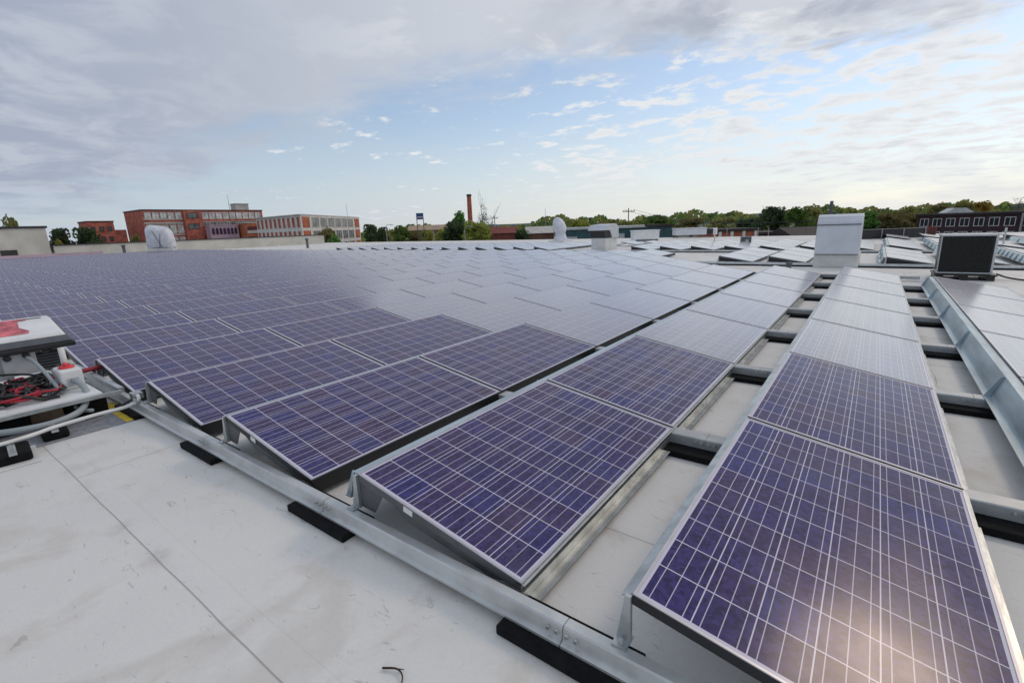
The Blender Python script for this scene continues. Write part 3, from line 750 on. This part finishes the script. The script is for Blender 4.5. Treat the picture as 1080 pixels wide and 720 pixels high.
for i in range(7):
    y = -.36+i*.02; m.tube(curve_pts([(-3.95+.02*i, y-.06, .235), (-3.90, y, .26+.01*(i % 3)), (-3.82, y+.01, .25), (-3.74-.015*i, y-.02, .23)], 4), .012, 'red_bright', 6)
tag(m.build('red_connectors', None, None, True), 'bright red plug connectors gathered at the right end of the tray', 'connectors')
for i, (x0, x1, y0, y1, h, mm, lab) in enumerate(((-3.56, -3.26, -.44, -.19, .15, 'rubber', 'black rubber block under the right end of the cable tray'), (-3.56, -3.26, -1.15, -.67, .15, 'rubber', 'black rubber block under the left end of the cable tray'))):
    m = MB(); m.box((x0, y0, .009), (x1, y1, h), mm); tag(m.build('support_block', bevel=.012), lab, 'block', 'rubber blocks under the tray')
m = MB(); m.box((-3.70, -.66, .009), (-3.42, -.45, .14), 'tan'); tag(m.build('wood_block', bevel=.006), 'tan wooden block between the black blocks under the tray', 'block')
sw = thing('disconnect_switch', 'small white isolator box with a red rotary handle on the tray', 'switch box', (-3.63, -.33, .206))
m = MB(); m.box((-.13, -.075, 0), (.13, .075, .17), 'white_paint'); m.build('casing', sw, bevel=.015)
m = MB(); m.tube([(0, 0, .171), (0, 0, .188)], .055, 'red_bright', 16); m.box((-.05, -.014, .188), (.05, .014, .21), 'red_bright'); m.build('handle', sw, bevel=.004)
m = MB(); m.box((.131, -.04, .03), (.135, .04, .10), 'box_grey'); m.build('rating_plate', sw)
m = MB(); m.tube([(-3.99, -.275, .206), (-3.99, -.275, .36), (-3.99, -.275, .50)], .024, 'conduit_white', 10); tag(m.build('riser_conduit', smooth=True), 'short white conduit standing upright between the tray and the inverter', 'conduit')
m = MB(); m.tube(curve_pts([(-3.50, -.33, .28), (-3.40, -.31, .27), (-3.30, -.30, .20), (-3.18, -.36, .12), (-3.06, -.46, .10), (-2.98, -.62, .10), (-3.02, -.78, .10), (-3.12, -.95, .10), (-3.3, -1.4, .10)], 6), .024, 'conduit', 10)
tag(m.build('grey_conduit', smooth=True), 'thick grey flexible conduit curving from the switch box along the mat', 'conduit')
m = MB(); m.tube(curve_pts([(-4.05, -.50, .455), (-3.95, -.48, .43), (-3.72, -.46, .36), (-3.50, -.44, .26), (-3.34, -.42, .16), (-3.22, -.38, .09), (-3.10, -.33, .09)], 6), .016, 'conduit', 8)
tag(m.build('grey_cable', smooth=True), 'thinner grey cable dropping from the inverter glands over the tray', 'cable')
m = MB(); m.tube(curve_pts([(-4.07, -.75, .37), (-4.0, -.70, .35), (-3.85, -.55, .34), (-3.7, -.46, .30), (-3.62, -.50, .24), (-3.55, -.62, .225)], 6), .010, 'black_plastic', 8)
tag(m.build('black_lead', smooth=True), 'single black lead looping from a gland above the tray', 'cable')
m = MB(); m.tube(curve_pts([(-3.0, -.40, .06), (-3.05, -.30, .05), (-3.06, -.18, .07), (-3.02, -.08, .12)], 6), .010, 'black_plastic', 8)
tag(m.build('black_rail_cable', smooth=True), 'black cable running over the mat to the front rail', 'cable')
cw = thing('white_conduit', 'long thin white conduit running beside the mat to the front rail', 'conduit', (0, 0, 0))
m = MB(); m.tube(curve_pts([(-2.70, -1.9, .105), (-2.76, -.9, .105), (-2.85, -.6, .105), (-2.89, -.35, .105), (-2.885, -.16, .108), (-2.93, -.06, .125), (-3.02, -.035, .14), (-3.10, -.03, .13)], 7), .014, 'conduit_white', 10); m.build('pipe', cw, smooth=True)
m = MB(); m.box((-3.13, -.065, .1065), (-3.03, .01, .16), 'galvanised'); m.build('clamp', cw, bevel=.004)
m = MB(); m.tube([(-2.90, -.09, .107), (-2.90, -.09, .15)], .012, 'galvanised', 8); m.build('bolt', cw)
for x, y, sx, sy, lab in ((-2.985, -.60, .30, .15, 'black rubber block with a strut clamp under the middle of the white conduit'), (-2.70, -.865, .30, .18, 'black rubber block under the white conduit at the left picture edge')):
    t_ = thing('conduit_block', lab, 'block', (x, y, 0), R(-5), 'rubber blocks under the white conduit')
    m = MB(); m.box((-sx/2, -sy/2, .009), (sx/2, sy/2, .07), 'rubber'); m.build('block', t_, bevel=.015)
    m = MB(); m.box((-.06, -.02, .0702), (.16, .02, .088), 'galvanised'); m.tube([(.10, 0, .088), (.10, 0, .13)], .008, 'galvanised', 6); m.build('strut_clamp', t_)
    if x > -2.8:
        m = MB(); m.box((-sx/2-.03, -sy/2-.03, .002), (sx/2+.07, sy/2+.03, .0085), 'curb_white'); m.build('slip_sheet', t_)
m = MB(); m.tube([(-4.15, -.14, .215), (-4.17, .02, .215)], .022, 'red_cable', 8); tag(m.build('red_cable_sleeve'), 'dark red cable sleeve between the switch box and the panel ends', 'cable')
m = MB(); m.box((-4.7, -.10, .145), (-3.25, -.06, .185), 'galvanised'); tag(m.build('strut_channel'), 'galvanised strut lying above the front rail behind the switch box', 'strut')

# ------------------------------------------------------------------ trees
def crown_mesh(name, lobes, n, size, mname, seed, bare=False):
    rnd = random.Random(seed); m_ = MB(); wts = [l[3]**2 for l in lobes]
    for i in range(n):
        cx_, cy_, cz_, r_ = rnd.choices(lobes, wts)[0]
        while True:
            v = Vector((rnd.uniform(-1, 1), rnd.uniform(-1, 1), rnd.uniform(-1, 1)))
            if .15 < v.length < 1: break
        v = v.normalized()*(v.length**.5)*rnd.uniform(.85, 1.15)
        p = Vector((cx_, cy_, cz_))+v*r_*Vector((1, 1, .85)).length/1.65
        a = Vector((rnd.gauss(0, 1), rnd.gauss(0, 1), rnd.gauss(0, 1))).normalized(); b = a.orthogonal().normalized()
        b = (Matrix.Rotation(rnd.uniform(0, 6.28), 3, a) @ b); c_ = a.cross(b); s_ = size*rnd.uniform(.5, 1.3)
        m_.face([p+b*s_, p+c_*s_*.6, p-b*s_, p-c_*s_*.6], mname)
    me = bpy.data.meshes.new(name); me.from_pydata(m_.v, [], m_.f); me.materials.append(MATS[mname])
    return me
def trunk_mesh(h, r, seed, limbs=6, top=.75):
    rnd = random.Random(seed); m_ = MB()
    p = [(rnd.uniform(-.1, .1)*i, rnd.uniform(-.1, .1)*i, h*top*i/4) for i in range(5)]
    m_.tube(p, r, 'bark', 7, r*.35)
    for i in range(limbs):
        k = rnd.randint(1, 4); o = Vector(p[k]); a = rnd.uniform(0, 6.28); L_ = h*rnd.uniform(.2, .36)
        e = o+Vector((math.cos(a)*L_*.7, math.sin(a)*L_*.7, L_*.75))
        mid = (o+e)/2+Vector((0, 0, -.1*L_)); m_.tube([o, mid, e], r*.4, 'bark', 5, r*.08)
        for j in range(3):
            e2 = e+Vector((rnd.uniform(-1, 1), rnd.uniform(-1, 1), rnd.uniform(.2, 1)))*L_*.4
            m_.tube([mid.lerp(e, rnd.uniform(.3, .9)), e2], r*.12, 'bark', 4, r*.03)
    o = m_.build('trunk'); me = o.data; bpy.data.objects.remove(o); return me
KIND = {}
def lobes_for(seed, n, spread, h0, h1, r0, r1):
    rnd = random.Random(seed); out = []
    for i in range(n):
        z = h0+(h1-h0)*rnd.random(); k = 1-abs((z-h0)/(h1-h0)-.35)*.9; a = rnd.uniform(0, 6.28); d = spread*k*rnd.random()**.6
        out.append((d*math.cos(a), d*math.sin(a), z, rnd.uniform(r0, r1)))
    return out
# every prototype is 10 m tall
for nm, mname, sd_, n in (('green', 'leaf_green', 1, 2600), ('dark', 'leaf_dark', 2, 2600), ('yellow', 'leaf_yellow', 3, 2300), ('olive', 'leaf_olive', 4, 2300), ('orange', 'leaf_orange', 5, 2200), ('red', 'leaf_red', 6, 1800), ('bare', 'leaf_haze', 7, 1100)):
    sp_ = 3.0 if nm != 'bare' else 1.6
    lb = lobes_for(sd_, 15, sp_, 3.2, 8.7, .9, 1.6)
    KIND[nm] = (crown_mesh('crown', lb, n, .34 if nm != 'bare' else .17, mname, sd_), trunk_mesh(9.0 if nm != 'bare' else 11, .26 if nm != 'bare' else .16, sd_, 7 if nm != 'bare' else 14, .8))
def tree(px, top, wpx, kind, depth, lab, cat='tree'):
    p = at(px, top, depth); H = p.z-GZ; wd = wpx*depth/F0
    t_ = thing(f'{kind}_tree' if kind not in ('bare',) else 'bare_tree', lab, cat, (p.x, p.y, GZ), random.uniform(0, 6.28), 'trees beyond the roof')
    t_.scale = (wd/7.4, wd/7.4, H/10.0)
    child('trunk', KIND[kind][1], t_); child('crown', KIND[kind][0], t_)
for a in (
    (8, 226, 22, 'olive', 110, 'thin olive tree rising behind the cream plant room'),
    (62, 240, 26, 'dark', 150, 'dark tree just right of the cream plant room'),
    (88, 239, 34, 'dark', 130, 'wide dark green tree between plant room and red brick annex'),
    (60, 250, 16, 'yellow', 100, 'small yellowish bush at the plant room corner'),
    (141, 246, 14, 'olive', 120, 'small olive tree between red annex and the large brick factory'),
    (343, 239, 34, 'olive', 95, 'olive tree in front of the white framed brick building'),
    (352, 246, 24, 'green', 92, 'green bush at the foot of the white framed brick building'),
    (390, 236, 22, 'dark', 190, 'dark tree touching the right end of the white framed building'),
    (403, 239, 18, 'dark', 170, 'slim dark tree left of a pale lamp pole'),
    (420, 237, 34, 'green', 150, 'round green tree left of the blue sign'),
    (436, 243, 20, 'olive', 170, 'low olive tree under the blue sign'),
    (449, 241, 22, 'yellow', 180, 'yellow tree right behind the blue sign posts'),
    (466, 240, 24, 'yellow', 160, 'yellow autumn tree between sign and the big green tree'),
    (486, 221, 26, 'green', 140, 'tall green tree left of the red chimney'),
    (480, 232, 34, 'dark', 138, 'dark spreading tree at the base of the red chimney'),
    (500, 231, 38, 'yellow', 132, 'broad yellow green tree in front of the red chimney'),
    (515, 238, 26, 'olive', 140, 'olive tree right of the red chimney'),
    (508, 213, 24, 'bare', 150, 'tall bare hazy tree right of the red chimney'),
    (518, 226, 22, 'bare', 155, 'shorter bare hazy tree beside the utility pole'),
    (549, 242, 30, 'dark', 130, 'dark tree beside the low red houses'),
    (570, 240, 26, 'olive', 200, 'olive tree left of the wrapped roof fan'),
    (610, 230, 34, 'yellow', 170, 'yellow green tree between the wrapped fan and gooseneck vent'),
    (640, 233, 46, 'olive', 200, 'olive tree behind the teal building, left of the pole'),
    (690, 226, 50, 'green', 190, 'rounded green tree behind the right end of the teal building'),
    (708, 239, 16, 'yellow', 110, 'small yellow green bush left of the pale blue cabinet'),
    (730, 229, 44, 'olive', 210, 'olive tree above the pale blue cabinet'),
    (765, 228, 46, 'olive', 200, 'olive tree above the orange brick wall'),
    (792, 229, 40, 'dark', 170, 'dark tree left of the tall pair near the big hood'),
    (816, 217, 38, 'dark', 140, 'tall dark tree near the middle of the right treeline'),
    (842, 217, 36, 'green', 130, 'bushy green tree left of the big hood'),
    (857, 215, 40, 'olive', 150, 'brownish tree touching the left side of the big hood'),
    (915, 222, 46, 'green', 150, 'green tree just right of the big hood'),
    (940, 222, 40, 'olive', 140, 'olive tree between hood and dark brick building'),
    (958, 217, 24, 'olive', 165, 'taller thin olive tree left of the dark brick building'),
    (965, 224, 30, 'olive', 150, 'olive tree at the left end of the dark brick building'),
    (992, 213, 26, 'olive', 230, 'autumn tree behind the left part of the dark brick building'),
    (1018, 211, 26, 'olive', 232, 'autumn tree behind the middle of the dark brick building'),
    (1036, 210, 30, 'orange', 235, 'brownish orange tree behind the right of the dark brick building'),
    (1066, 234, 38, 'orange', 110, 'bright orange tree in front of the dark brick building'),
    (1076, 207, 18, 'bare', 240, 'bare twiggy tree at the right edge above the dark building'),
): tree(*a)
# far woodland that reads as one mass
rnd = random.Random(5); m = MB()
me_l = []
for i in range(9000):
    px = rnd.uniform(360, 1090); dep = rnd.uniform(270, 330)
    hz = 258-px*.0358
    topv = 5.5+2.5*math.sin(px*.045)+1.8*math.sin(px*.13+1)+1.2*math.sin(px*.31)
    if px < 560: topv -= 4
    py = hz-topv+abs(rnd.gauss(0, 1))*7
    p = at(px, py, dep)
    a = Vector((rnd.gauss(0, 1), rnd.gauss(0, 1), rnd.gauss(0, 1))).normalized(); b = a.orthogonal().normalized(); c_ = a.cross(b); s_ = rnd.uniform(.7, 1.7)
    mm = ('leaf_olive', 'leaf_green', 'leaf_dark', 'leaf_yellow')[int(2+1.6*math.sin(px*.05)+rnd.uniform(-1.3, 1.3)) % 4]
    m.face([p+b*s_, p+c_*s_*.7, p-b*s_, p-c_*s_*.7], mm)
me = bpy.data.meshes.new('far_woodland'); me.from_pydata(m.v, [], m.f)
for k in m.ms: me.materials.append(MATS[k])
me.polygons.foreach_set('material_index', m.mi)
o = bpy.data.objects.new('far_woodland', me); COL.objects.link(o); tag(o, 'far band of autumn woodland along the whole horizon', 'woodland', None, 'stuff')

# ------------------------------------------------------------------ buildings
def facade_frame(p0, p1):
    d = Vector((p1[0]-p0[0], p1[1]-p0[1], 0)); L_ = d.length; d.normalize(); n = Vector((d.y, -d.x, 0))
    return d, n, L_
def window(parent, p0, d, n, x, z, ww, hh, frame='stone_white', glass='glass', mull=1, name='window', proud=.06):
    """frame ring, glass and mullions as one small mesh"""
    m_ = MB(); o = Vector((p0[0], p0[1], 0))+d*x+Vector((0, 0, z))+n*.01; t = min(.12, ww*.12); up = Vector((0, 0, 1))
    m_.obox(o+n*.0, d*ww, n*.03, up*hh, glass)
    f = lambda a, b, c_, e: m_.obox(o+d*a+up*b+n*.031, d*c_, n*proud, up*e, frame)
    f(0, 0, ww, t); f(0, hh-t, ww, t); f(0, t, t, hh-2*t); f(ww-t, t, t, hh-2*t)
    for i in range(mull): f((i+1)*ww/(mull+1)-t*.4, t, t*.8, hh-2*t)
    m_.build(name, parent)
def block(name, lab, cat, quad, z1, wall, roofm='dark_trim', over=.15, z0=GZ):
    t_ = thing(name, lab, cat, (0, 0, 0))
    m_ = MB(); m_.hexa([(*p, z0) for p in quad]+[(*p, z1) for p in quad], wall); m_.build('wall', t_)
    cx_ = sum(p[0] for p in quad)/4; cy_ = sum(p[1] for p in quad)/4
    q2 = [(p[0]+(over if p[0] > cx_ else -over), p[1]+(over if p[1] > cy_ else -over)) for p in quad]
    m_ = MB(); m_.hexa([(*p, z1+.003) for p in q2]+[(*p, z1+.35) for p in q2], roofm); m_.build('roof_edge', t_)
    return t_
# four storey red factory: its long front faces the roof (towards +x)
X0 = -184
b1 = block('brick_factory', 'long four storey red brick factory with wide pale windows at left', 'building', [(X0-16, 56), (X0, 56), (X0, 94), (X0-16, 94)], 10.2, 'red_brick', 'dark_trim')
d, n, L_ = facade_frame((X0, 56), (X0, 94))
m = MB(); m.obox((X0+.02, 67.4, GZ), (1.0, 0, 0), (0, 5.2, 0), (0, 0, 10.15-GZ), 'red_brick'); m.build('stair_bay', b1)
m = MB()
for z in (7.3, 6.2, 3.4, 2.4): m.obox((X0+.01, 56.2, z), (.10, 0, 0), (0, 11, 0), (0, 0, .35), 'concrete')
m.build('spandrel_band', b1)
for i in range(5): window(b1, (X0, 56), d, n, .6+i*2.15, 7.5, 1.85, 2.2, 'concrete', 'glass_pale')
for i in range(5): window(b1, (X0, 56), d, n, .7+i*2.15, 3.0, 1.7, 2.6, 'concrete', 'glass_pale')
for i in range(5): window(b1, (X0, 56), d, n, .7+i*2.15, -.6, 1.7, 2.4, 'concrete', 'glass_pale')
for i in range(9): window(b1, (X0, 56), d, n, 17.2+i*2.25, 7.4, 1.95, 2.3, 'concrete', 'glass_pale')
for i in range(9): window(b1, (X0, 56), d, n, 17.2+i*2.25, 5.2, 1.95, 1.5, 'concrete', 'glass')
for i in range(5): window(b1, (X0, 56), d, n, .6+i*2.15, 5.75, 1.85, .4, 'concrete', 'glass', 0)
for zz_ in (7.7, 4.2): window(b1, (X0+1.02, 56), d, n, 12.2, zz_, 3.4, 1.8, 'red_brick_dark', 'glass')
wg = block('factory_porch', 'pinkish annex with purple arched windows before the red factory', 'building', [(X0+1.5, 73), (X0+5, 73), (X0+5, 82.2), (X0+1.5, 82.2)], 5.0, 'pink_trim', 'pink_trim')
d2, n2, _ = facade_frame((X0+5, 73), (X0+5, 82))
for row_, z in ((0, 2.2), (1, -1.4)):
    for i in range(7):
        m = MB(); y0 = 73.5+i*1.22; xx = X0+5.01
        pts = [(y0, z), (y0+.85, z), (y0+.85, z+1.7)]+[(y0+.425+.425*math.cos(a*pi/6), z+1.7+.45*math.sin(a*pi/6)) for a in range(1, 6)]+[(y0, z+1.7)]
        m.prism(pts, lambda p, t: (t, p[0], p[1]), xx, xx+.08, 'purple_win'); m.build('window', wg)
wo_ = block('loading_annex', 'orange brick annex with long horizontal bands between factory and white building', 'building', [(X0+2, 83), (X0+9, 83), (X0+9, 94), (X0+2, 94)], 5.6, 'orange_brick', 'concrete')
for z in (-1.2, 2.2):
    m = MB(); m.box((X0+9.01, 83.2, z), (X0+9.2, 93.8, z+.9), 'concrete'); m.build('band', wo_)
    m = MB(); m.box((X0+9.01, 83.4, z+1.1), (X0+9.1, 93.6, z+2.3), 'red_brick_dark'); m.build('window', wo_)
t_ = thing('lift_motor_room', 'small grey motor room with an aerial on the red factory roof', 'building', (X0-5, 88.5, 10.553))
rbox('wall', t_, (-2, -2.3, 0), (2, 2.3, 2.2), 'concrete', .02); rbox('roof_slab', t_, (-2.2, -2.5, 2.203), (2.2, 2.5, 2.4), 'concrete', .02)
m = MB(); m.tube([(3, -5, -.0), (3, -5, 5.2)], .10, 'grey_pole', 6, .05); m.build('aerial', t_)
# three storey building with white concrete grid: corner towards us
c0, cr, cl = (-122.9, 72.8), (-150.5, 112.0), (-150.5, 74.6); cb = (-175, 112)
b2 = block('white_frame_building', 'three storey brick building with a white concrete grid front', 'building', [cl, c0, cr, cb], 6.2, 'stone_white', 'concrete', .3)
d, n, L_ = facade_frame(c0, cr)
for st_ in range(3):
    z = 3.0-st_*3.7
    m = MB(); o = Vector((*c0, z))+n*.01+d*.8; m.obox(o, d*4.6, n*.05, Vector((0, 0, 2.9)), 'orange_brick'); m.build('brick_panel', b2)
    m = MB(); o = Vector((*c0, z))+n*.01+d*(L_-5.4); m.obox(o, d*4.6, n*.05, Vector((0, 0, 2.9)), 'orange_brick'); m.build('brick_panel', b2)
    ww = (L_-13.2)/6
    for i in range(6): window(b2, c0, d, n, 6.6+i*ww+.35, z, ww-.9, 2.9, 'stone_white', 'glass', 2)
d, n, L_ = facade_frame(cl, c0)
for st_ in range(3):
    z = 3.0-st_*3.7; ww = L_/10
    for i in range(10): window(b2, cl, d, n, i*ww+.5, z, ww-1.0, 2.9, 'stone_white', 'red_brick', 0)
# red annex at far left
rx = at(118, 247, 150)
b3 = block('red_annex', 'small stepped red brick annex left of the large factory', 'building', [(rx.x-9, rx.y-5.5), (rx.x, rx.y-5.5), (rx.x, rx.y+1), (rx.x-9, rx.y+1)], 7.0, 'red_brick', 'red_brick_dark')
m = MB(); m.box((rx.x-8, rx.y+1.01, GZ), (rx.x-.5, rx.y+4, 4.6), 'red_brick'); m.build('step_wing', b3)
m = MB(); m.box((rx.x-8, rx.y+4.01, GZ), (rx.x-.8, rx.y+13, .9), 'orange_brick'); m.build('low_wing', b3)
for i in range(3):
    for j in range(2): window(b3, (rx.x, rx.y-5.5), Vector((0, 1, 0)), Vector((1, 0, 0)), .7+i*2.0, 1.2+j*3, 1.1, 1.5, 'red_brick_dark', 'glass_dark', 0)
# chimney
p = at(494.5, 205, 260)
ch = thing('factory_chimney', 'tall slim red brick chimney standing behind trees', 'chimney', (p.x, p.y, GZ))
m = MB(); m.tube([(0, 0, 0), (0, 0, p.z-GZ-1)], 1.5, 'red_brick', 16, 1.15); m.build('shaft', ch, smooth=False)
m = MB(); m.tube([(0, 0, p.z-GZ-1), (0, 0, p.z-GZ)], 1.35, 'red_brick_dark', 16); m.build('cap', ch)
# blue sign on two posts
p = at(443, 231.5, 150); q = at(443, 225.5, 150)
sg = thing('pole_sign', 'square dark blue sign high on two slim posts', 'sign', (p.x, p.y, GZ), .75)
m = MB(); m.box((-1.1, -.15, p.z-GZ), (1.1, .15, q.z-GZ+.2), 'sign_blue'); m.build('sign_board', sg, bevel=.04)
m = MB(); m.box((-.85, -.156, p.z-GZ+.5), (.85, -.151, p.z-GZ+.9), 'box_grey'); m.build('sign_stripe', sg)
for x in (-1.0, 1.0): m = MB(); m.tube([(x, .16, 0), (x, .16, p.z-GZ)], .12, 'dark_grey', 8); m.build('post', sg)
# poles
def pole(px, top, depth, lab, mname='wood_pole', r=.16, arm=0, lamp=False, name='utility_pole', cat='pole'):
    p = at(px, top, depth); h = p.z-GZ; t_ = thing(name, lab, cat, (p.x, p.y, GZ), .6)
    m_ = MB(); m_.tube([(0, 0, 0), (0, 0, h)], r, mname, 10, r*.7); m_.build('shaft', t_)
    if arm:
        m_ = MB(); m_.box((-arm, -.16-r, h-.9), (arm, -r*.9, h-.7), mname); m_.build('crossarm', t_)
        for x in (-arm*.9, -arm*.45, arm*.45, arm*.9):
            m_ = MB(); m_.tube([(x, -.1-r, h-.7), (x, -.1-r, h-.4)], .06, 'box_grey', 6); m_.build('insulator', t_)
    if lamp:
        m_ = MB(); m_.tube(curve_pts([(0, 0, h-.1), (.2, 0, h+.3), (.7, 0, h+.45), (1.2, 0, h+.4)], 4), .06, mname, 6); m_.build('lamp_arm', t_)
        m_ = MB(); m_.box((1.0, -.15, h+.28), (1.7, .15, h+.42), 'box_grey'); m_.build('lamp_head', t_, bevel=.04)
    return Vector((p.x, p.y, p.z))
u1 = pole(663, 219.5, 120, 'wooden utility pole with crossarm above the teal building', arm=1.5)
u2 = pole(521.5, 227, 130, 'thin grey utility pole right of the bare hazy tree', 'grey_pole', .14, arm=.9)
u3 = pole(877.5, 212, 60, 'stout dark pole rising behind the big white hood', 'dark_grey', .26)
pole(407, 239, 110, 'pale lamp pole between the dark tree and round green tree', 'grey_pole', .10, lamp=True, name='lamp_post', cat='lamp post')
pole(457, 241, 120, 'pale lamp pole right of the blue sign', 'grey_pole', .11, lamp=True, name='lamp_post', cat='lamp post')
pole(490, 241, 100, 'pale lamp pole in front of the big green tree', 'grey_pole', .09, lamp=True, name='lamp_post', cat='lamp post')
pole(365, 215, 160, 'faint thin mast above the white framed building', 'grey_pole', .07, name='mast', cat='mast')
pole(575, 220, 160, 'faint thin mast left of the wrapped roof fan', 'grey_pole', .07, name='mast', cat='mast')
for px, lab in ((767, 'short pale post left of the dark electrical box'), (800, 'short pale post right of the dark electrical box'), (811, 'slim pale post below the tall dark tree')):
    pole(px, 240, 70, lab, 'grey_pole', .07, name='post', cat='post')
m = MB()
for k, dz_ in ((-1.2, -.35), (1.2, -.35)):
    a = u1+Vector((k, 0, dz_)); b = u3+Vector((k*.3, 0, -2.2))
    m.tube([a.lerp(b, t/14)-Vector((0, 0, 1.6*4*(t/14)*(1-t/14))) for t in range(15)], .03, 'dark_trim', 4)
tag(m.build('overhead_wire'), 'pair of thin dark wires sagging between the right poles', 'wire')
# teal warehouse with pale roof
def facing_block(name, lab, pxl, pxr, pyt, depth, deep, wall, roofm, pitched=0., cat='building', eave=.35, depth2=None):
    a = at(pxl, pyt, depth); b = at(pxr, pyt, depth2 or depth); d_ = Vector((b.x-a.x, b.y-a.y, 0)); L2 = d_.length; ang = math.atan2(d_.y, d_.x)
    H = (a.z+b.z)/2-GZ; t_ = thing(name, lab, cat, (a.x, a.y, GZ), ang)
    m_ = MB(); m_.box((0, 0, 0), (L2, deep, H), wall); m_.build('wall', t_)
    m_ = MB()
    if pitched:
        m_.prism([(-eave, H+.003), (deep+eave, H+.003), (deep/2, H+pitched)], lambda p, t: (t, p[0], p[1]), -eave, L2+eave, roofm)
    else: m_.box((-eave, -eave, H+.003), (L2+eave, deep+eave, H+.5), roofm)
    m_.build('roof', t_); return t_, L2, H
t_, L2, H = facing_block('teal_warehouse', 'dark teal warehouse with long pale flat roof in the middle', 590, 702, 241, 115, 14, 'teal', 'pale_roof')
m = MB()
for i in range(2): m.box((11+i*6.3, -.07, H-3.2), (15.5+i*6.3, -.01, H-1.2), 'pale_roof')
m.box((.8, -.07, H-2.6), (4.2, -.01, H-1.6), 'pale_roof'); m.build('wall_panel', t_)
t_, L2, H = facing_block('dark_shed', 'dark blue shed at the right end of the teal warehouse', 693, 709, 239, 100, 8, 'teal', 'roof_dark')
t_, L2, H = facing_block('orange_brick_house', 'low orange brick building with pale pillars behind the roof edge', 752, 800, 244, 90, 8, 'orange_brick', 'roof_dark')
for i in range(4):
    m = MB(); m.box((1+i*2.2, -.35, 0), (1.5+i*2.2, -.01, H), 'curb_white'); m.build('pillar', t_)
facing_block('dark_red_house', 'dark red house with shallow roof left of the big hood', 836, 872, 248, 85, 8, 'red_brick_dark', 'roof_dark', 1.4)
facing_block('long_dark_shed', 'long low dark red shed below the tall dark trees', 795, 842, 247, 95, 8, 'red_brick_dark', 'roof_dark')
facing_block('red_terrace', 'low red brick terrace right of the thin utility pole', 519, 543, 246, 120, 8, 'red_house', 'red_house', 1.6)
facing_block('brown_terrace', 'brownish low house with pale roof left of the wrapped fan', 556, 584, 246, 130, 9, 'brown_wall', 'concrete', 1.8)
facing_block('tan_terrace', 'pale brown long roof seen behind the blue sign', 430, 475, 242.5, 200, 9, 'brown_wall', 'tan', 2.0)
# dark brick two storey block at the right
t_, L2, H = facing_block('dark_brick_building', 'dark purple brick two storey block with white topped windows at right', 968, 1140, 226, 122, 14, 'purple_brick', 'roof_dark', depth2=96)
dd, nn = Vector((1, 0, 0)), Vector((0, -1, 0))
for st_ in range(3):
    for i in range(14):
        z = H-2.6-st_*3.1
        window(t_, (0, 0), dd, nn, .8+i*2.75, z, 1.9, 1.95, 'stone_white', 'glass_dark', 1, proud=.04)
m = MB(); m.box((20.2, -.5, 0), (20.5, -.2, H+.1), 'grey_pole'); m.build('downpipe', t_)
m = MB(); m.hexa([(21.5, -.5, H+.52), (L2, -.5, H+.52), (L2, 13, H+.52), (21.5, 13, H+.52), (25, 2, H+2.0), (L2-2, 2, H+2.0), (L2-2, 11, H+2.0), (25, 11, H+2.0)], 'roof_dark'); m.build('hipped_roof', t_)
p = at(1008, 224, 136)
rr = thing('pale_roof_lantern', 'pale pitched roof peeking above the dark brick building', 'roof', (p.x, p.y, GZ), .2)
m = MB(); m.prism([(-3, p.z-GZ-2), (3, p.z-GZ-2), (3, p.z-GZ), (1.2, p.z-GZ+1.2), (-1.2, p.z-GZ+1.2), (-3, p.z-GZ)], lambda q_, t: (q_[0], t, q_[1]), -3, 3, 'pale_roof'); m.build('roof', rr)
m = MB(); m.box((-2.8, -2.8, 0), (2.8, 2.8, p.z-GZ-2.003), 'purple_brick'); m.build('wall', rr)
